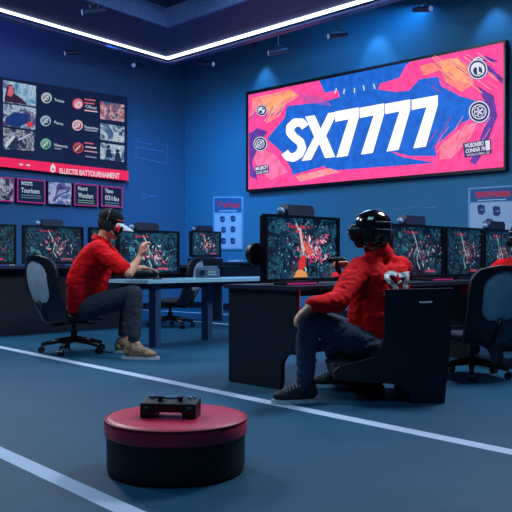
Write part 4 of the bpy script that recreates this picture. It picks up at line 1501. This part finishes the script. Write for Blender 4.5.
        polys += strip([(396, 275), (391.5, 272.5), (386.5, 274.5), (386.5, 279), (391.5, 283), (395.5, 287), (394.5, 292), (389, 295), (384.5, 293)], 4.8)
        polys += strip([(399, 275.5), (409.5, 273.5)], 4.8)
        polys += strip([(408.5, 274), (405.5, 283), (404, 295)], 4.8)
        polys += strip([(398, 283), (401, 281)], 2.2)
        c0 = V((0, 0, CAM_H))
        src = V((.5, -.5, .1)).normalized()
        for q in polys:
            vs = []
            for (x, y) in q:
                dd = V(((x - 256) / F, 1, -(y - HOR) / F)).normalized()
                hit = bvh.ray_cast(c0, dd)
                if hit[0] is None:
                    break
                vs.append(hit[0] + hit[1] * .0025)
            if len(vs) == 4 and max((vs[0] - v_).length for v_ in vs) < .12:
                try:
                    bmm.faces.new([bmm.verts.new(v_) for v_ in vs])
                except ValueError:
                    pass
        me = bpy.data.meshes.new('emblem')
        bmm.to_mesh(me)
        tag(link_mesh('emblem', me, mat('white_print', (225, 232, 240), .6), sh, world=True), 'white S7 emblem printed on the back of the red shirt')
        bm.free()
    # ---- shoes
    shoe(p, anL + V((.015, 0, 0)), (-1, -.12), 0, M_SHOEB, M_SOLE, L=.31, k=1.15)
    shoe(p, anR + V((.015, 0, 0)), (-1, .1), 0, M_SHOEB, M_SOLE, L=.29, k=1.1)
    # ---- headset: shell helmet with front visor and straps
    k = 1.0
    mb = MB()
    mb.ell(P(0, -.012, .038), (.112, .135, .112), M)
    mb.ell(P(0, -.055, -.012), (.100, .092, .085), M)
    mb.ell(P(0, -.020, -.055), (.090, .098, .075), M)
    hl = mb.skin('helmet', M_GLOSS, p, .008, 3, clip=[(P(0, 0, -.112), -(P(0, 0, 1) - P(0, 0, 0)).normalized()), (P(0, .088, 0), (P(0, 1, 0) - P(0, 0, 0)).normalized())])
    mb = MB()
    mb.cap(P(-.055, .105, .008), P(.055, .105, .008), .045, .045)
    mb.cap(P(-.055, .105, -.030), P(.055, .105, -.030), .038, .038)
    mb.cap(P(-.050, .070, .005), P(.050, .070, .005), .05, .05)
    mb.cap(P(-.035, .080, -.080), P(.035, .080, -.080), .034, .034)
    vz = mb.skin('visor', M_BLACK, p, .007, 3)
    MB().cap(P(-.05, .148, -.005), P(.05, .148, -.005), .012, .012).build('visor_lens', mat('lens_sheen', (150, 165, 185), .15, .3), vz, world=True, smooth=True)
    for sdx in (-1, 1):
        MB().cone(P(sdx * .092, .0, -.035), P(sdx * .122, .0, -.035), .045, .038, 24).cone(P(sdx * .122, .0, -.035), P(sdx * .126, .0, -.035), .020, .018, 20).build('earcup', M_BLACK, hl, world=True)
        MB().tube([P(sdx * (.108), -.06, .055), P(sdx * .094, -.105, .052), P(sdx * .05, -.142, .048), P(0, -.152, .047)], .0035, 6).build('groove_trim', mat('trim_silver', (150, 160, 180), .3, .6), hl, world=True)
        MB().tube([P(sdx * (.106), -.065, .005), P(sdx * .092, -.11, .0), P(sdx * .05, -.145, -.005), P(0, -.153, -.006)], .0035, 6).build('groove_trim', mat('trim_silver', (150, 160, 180), .3, .6), hl, world=True)
    return p, wrR


pv, wr = person_vr('player in red shirt with white back emblem and glossy black VR headset')
# hand-held controller in the raised right hand
ct = thing('hand_controller', 'black hand controller held up by the player in the VR headset', 'controller', wr + V((-.085, -.03, -.01)))
mb = MB()
c0 = wr + V((-.085, -.035, .0))
mb.cap(c0 + V((.02, 0, -.045)), c0 + V((-.01, -.01, .03)), .017, .020)
mb.cap(c0 + V((-.01, -.01, .03)), c0 + V((-.045, -.02, .045)), .024, .026)
mb.cap(c0 + V((-.045, -.02, .045)), c0 + V((.045, -.03, .045)), .020, .020)
mb.skin('grip', M_BLACK, ct, .006, 2)
MB().cone(c0 + V((-.03, -.02, .062)), c0 + V((-.033, -.022, .078)), .009, .012, 14).build('thumbstick', M_DARK, ct, world=True)

# player at the right edge, same kind of seat
p3 = V((2.45, 7.2, 0))
place_copy(pv, p3, -1.6, 'player in red at the right picture edge, only helmet and shoulder in view')
rel = Matrix.Rotation(-1.6, 3, 'Z') @ (V((sx0, SY, 0)) - pv.location)
place_copy(bs, p3 + rel, -1.6, 'boxy black seat at the right edge, almost wholly outside the picture')

# dark shoe left under the boxy seat
ls = thing('loose_shoe', 'lone black shoe on the floor under the boxy black seat', 'shoe', G(374, 5.72))
shoe(ls, G(374, 5.76), (-1, .05), 0, M_SHOEB, M_SHOEB, L=.27, nm='upper')


# ------------------------------------------------------------------ man in the cap
def person_cap(lab):
    hipN, hipF = W(84, 309, 7.86), W(88, 309, 8.14)
    knN, knF = W(134, 294, 7.60), W(129, 297, 8.12)
    anN, anF = W(134, 345, 7.50), W(124, 345, 8.02)
    anN.z = .12; anF.z = .12
    shN, shF = W(98, 249, 7.76), W(103, 248, 8.14)
    elN, wrN = W(129, 274, 7.60), W(140, 256, 7.82)
    elF, wrF = W(124, 270, 8.20), W(142, 268, 8.30)
    hc = W(110.5, 224.5, 7.97)
    neck = W(102, 239, 7.96)
    p = thing('person', lab, 'person', V(((hipN.x + hipF.x) / 2, (hipN.y + hipF.y) / 2, 0)))
    fd = V((1, .10, -.30))
    K = 1.18
    mb = MB()
    P, M = head(mb, hc, fd, K)
    mb.cap(neck + V((-.01, 0, -.05)), P(0, -.02, -.06), .066, .058)
    pel = (hipN + hipF) / 2
    mid = (shN + shF) / 2
    for a_, b_ in ((shN, hipN), (shF, hipF)):
        mb.cap(a_.lerp(mid, .35) + V((0, 0, -.05)), b_.lerp(pel, .35) + V((0, 0, .05)), .09, .09)
    mb.cap(shN, shF, .055, .055)
    mb.cap(mid, neck, .06, .06)
    mb.cap(hipN, hipF, .10, .10)
    capsules(mb, [shN, shN.lerp(elN, .5), elN, elN.lerp(wrN, .35), wrN], [.056, .052, .044, .043, .028])
    capsules(mb, [shF, elF, elF.lerp(wrF, .35), wrF], [.054, .042, .040, .027])
    capsules(mb, [hipN, knN, anN + V((0, 0, .02))], [.086, .058, .038])
    capsules(mb, [hipF, knF, anF + V((0, 0, .02))], [.086, .058, .038])
    for an in (anN, anF):
        mb.cap(an + V((0, 0, .06)), an + V((.09, 0, -.07)), .037, .024)
    hand(mb, wrN, V((.25, .1, 1)), V((.75, .45, .1)), .82, -1, .2, 1.15)
    hand(mb, wrF, V((1, .2, -.1)), V((0, 0, -1)), .3, 1, .3, 1.05)
    body = mb.skin('body', M_SKIN, p, .0068, 2)
    eb = MB()
    for x in (-1, 1):
        eb.ell(P(x * .030, .080, -.002), (.012 * K,) * 3, sub=2)
    eb.build('eyes', mat('eye_white', (200, 200, 205), .2), body, world=True, smooth=True)
    # hair at the nape
    mb = MB()
    mb.ell(P(0, -.022, .012), (.083 * K, .092 * K, .092 * K), M)
    mb.skin('hair', mat('dark_hair', (24, 20, 22), .7, bump=.5, bscale=200), p, .008, 2, clip=[(P(0, .012, 0), (P(0, 1, 0) - P(0, 0, 0)).normalized()), (P(0, 0, -.066), -(P(0, 0, 1) - P(0, 0, 0)).normalized())])
    # trousers
    mb = MB()
    mb.cap(hipN, hipF, .115, .115)
    mb.ell(pel + V((-.03, 0, -.0)), (.17, .2, .115))
    capsules(mb, [hipN, hipN.lerp(knN, .5), knN, knN.lerp(anN, .4), anN + V((0, 0, .075))], [.116, .105, .083, .072, .056])
    capsules(mb, [hipF, hipF.lerp(knF, .5), knF, knF.lerp(anF, .4), anF + V((0, 0, .075))], [.116, .105, .083, .072, .056])
    mb.skin('trousers', M_JEAN2, p, .011, 3, wrinkle=.006, wscale=(9, 9, 14), clip=[(V((0, 0, .17)), V((0, 0, -1)))])
    # polo shirt
    mb = MB()
    hem = pel + V((-.03, 0, .02))
    sd = (shF - shN).normalized()
    for t in (-.6, 0, .6):
        up_ = mid + sd * .19 * t + V((-.045, 0, -.065))
        lo_ = hem + sd * .19 * t + V((.0, 0, .0))
        md_ = up_.lerp(lo_, .5) + V((-.065, 0, 0))
        capsules(mb, [up_, up_.lerp(md_, .5) + V((-.02, 0, 0)), md_, lo_], [.130, .138, .142, .132])
        mb.cap(mid + sd * .17 * t + V((.03, 0, -.11)), hem + sd * .15 * t + V((.09, 0, .10)), .10, .10)
    mb.cap(shN, shF, .076, .076)
    mb.cap(shN.lerp(shF, .2), neck + V((-.02, 0, -.035)), .076, .072)
    mb.cap(shN.lerp(shF, .8), neck + V((-.02, 0, -.035)), .076, .072)
    capsules(mb, [shN, shN.lerp(elN, .45), shN.lerp(elN, .80)], [.085, .083, .076])
    capsules(mb, [shF, shF.lerp(elF, .45), shF.lerp(elF, .80)], [.085, .083, .076])
    dN = (elN - shN).normalized()
    sh = mb.skin('shirt', M_SHIRT, p, .010, 3, wrinkle=.008, wscale=(6, 6, 11), clip=[(V((0, 0, pel.z - .03)), V((0, 0, -1)))])
    # flat polo collar
    fn = (P(0, -.02, -.06) - neck).normalized()
    u1, u2 = perp(fn)
    cb = MB()
    n = 28
    rings = []
    for (r, h) in ((.098, -.030), (.086, .012), (.082, .022), (.070, .018), (.070, -.030)):
        rings.append([cb.bm.verts.new(neck + V((-.008, 0, 0)) + fn * h + (u1 * math.cos(2 * PI * k / n) + u2 * math.sin(2 * PI * k / n)) * r) for k in range(n)])
    for a_, b_ in zip(rings, rings[1:]):
        for k in range(n):
            j = (k + 1) % n
            cb.bm.faces.new((a_[k], a_[j], b_[j], b_[k]))
    cb.build('collar', M_SHIRT, sh, world=True, smooth=True)
    shoe(p, anN + V((-.02, 0, 0)), (1, -.12), 0, M_TAN, M_SOLE, L=.36, k=1.15)
    shoe(p, anF + V((-.02, 0, 0)), (1, .05), 0, M_TAN, M_SOLE, L=.33, k=1.1)
    # cap
    mb = MB()
    mb.ell(P(0, -.012, .046), (.094 * K, .112 * K, .088 * K), M)
    mb.ell(P(0, -.03, .03), (.092 * K, .10 * K, .080 * K), M)
    cp = mb.skin('cap', mat('black_cap_cloth', (8, 10, 16), .8, spec=.2, bump=.2, bscale=200), p, .008, 3, clip=[(P(0, 0, .012), (P(0, -.28, -1) - P(0, 0, 0)).normalized())])
    # brim: curved sheet with thickness
    bb = MB()
    nn, mm = 14, 6
    top, bot = {}, {}
    for i in range(nn + 1):
        for j in range(mm + 1):
            u = i / nn * 2 - 1
            v = j / mm
            x = u * .088 * (1 - .12 * v)
            y = .078 * math.sqrt(max(0, 1 - u * u * .55)) + v * .125 * math.sqrt(max(0.0, 1 - abs(u) ** 2.6)) + .0
            z = .040 - .040 * v - .024 * u * u
            top[i, j] = bb.bm.verts.new(P(x, y, z + .004))
            bot[i, j] = bb.bm.verts.new(P(x, y, z - .002))
    for i in range(nn):
        for j in range(mm):
            bb.bm.faces.new((top[i, j], top[i + 1, j], top[i + 1, j + 1], top[i, j + 1]))
            bb.bm.faces.new((bot[i, j + 1], bot[i + 1, j + 1], bot[i + 1, j], bot[i, j]))
        bb.bm.faces.new((top[i, mm], top[i + 1, mm], bot[i + 1, mm], bot[i, mm]))
        bb.bm.faces.new((top[i + 1, 0], top[i, 0], bot[i, 0], bot[i + 1, 0]))
    for i in (0, nn):
        for j in range(mm):
            bb.bm.faces.new((top[i, j], top[i, j + 1], bot[i, j + 1], bot[i, j]))
    bmesh.ops.remove_doubles(bb.bm, verts=bb.bm.verts, dist=.0002)
    bb.build('brim', mat('white_brim', (214, 214, 222), .6), cp, world=True, smooth=True)
    MB().tube([P(.088, .045, .050), P(.075, .075, .052), P(.0, .10, .062), P(-.075, .075, .052), P(-.088, .045, .05)], .005, 6).build('red_piping', mat('cap_red', (210, 30, 50), .5), cp, world=True)
    # headset
    hs = None
    mb = MB()
    arc = []
    for i in range(15):
        an = PI * i / 14
        arc.append(P(.108 * math.cos(an), -.028, -.01 + .145 * math.sin(an)))
    hs = MB().tube(arc, .008, 8).build('headband', M_BLACK, p, world=True, smooth=True)
    for x in (-1, 1):
        MB().cone(P(x * .074, -.005, -.020), P(x * .118, -.005, -.020), .046 * K, .040 * K, 24).cone(P(x * .118, -.005, -.02), P(x * .122, -.005, -.02), .030, .026, 20).build('earcup', M_DARK, hs, world=True, smooth=False)
    MB().tube([P(.100, .01, -.040), P(.098, .06, -.075), P(.06, .105, -.085)], .005, 6).build('microphone', M_BLACK, hs, world=True)
    # face-worn visor with a glowing red side
    vb = MB()
    vb.cap(P(-.050, .098, -.012), P(.050, .098, -.012), .036, .036)
    vb.cap(P(-.050, .075, -.05), P(.050, .075, -.05), .036, .036)
    vz = vb.skin('face_mask', M_BLACK, p, .007, 3)
    MB().ell(P(.064, .076, -.018), (.032, .022, .044), M).build('red_lens', mat('red_lens', (236, 24, 36), .3), vz, world=True, smooth=True)
    return p


person_cap('man in red polo shirt and black cap with headset, one hand raised')
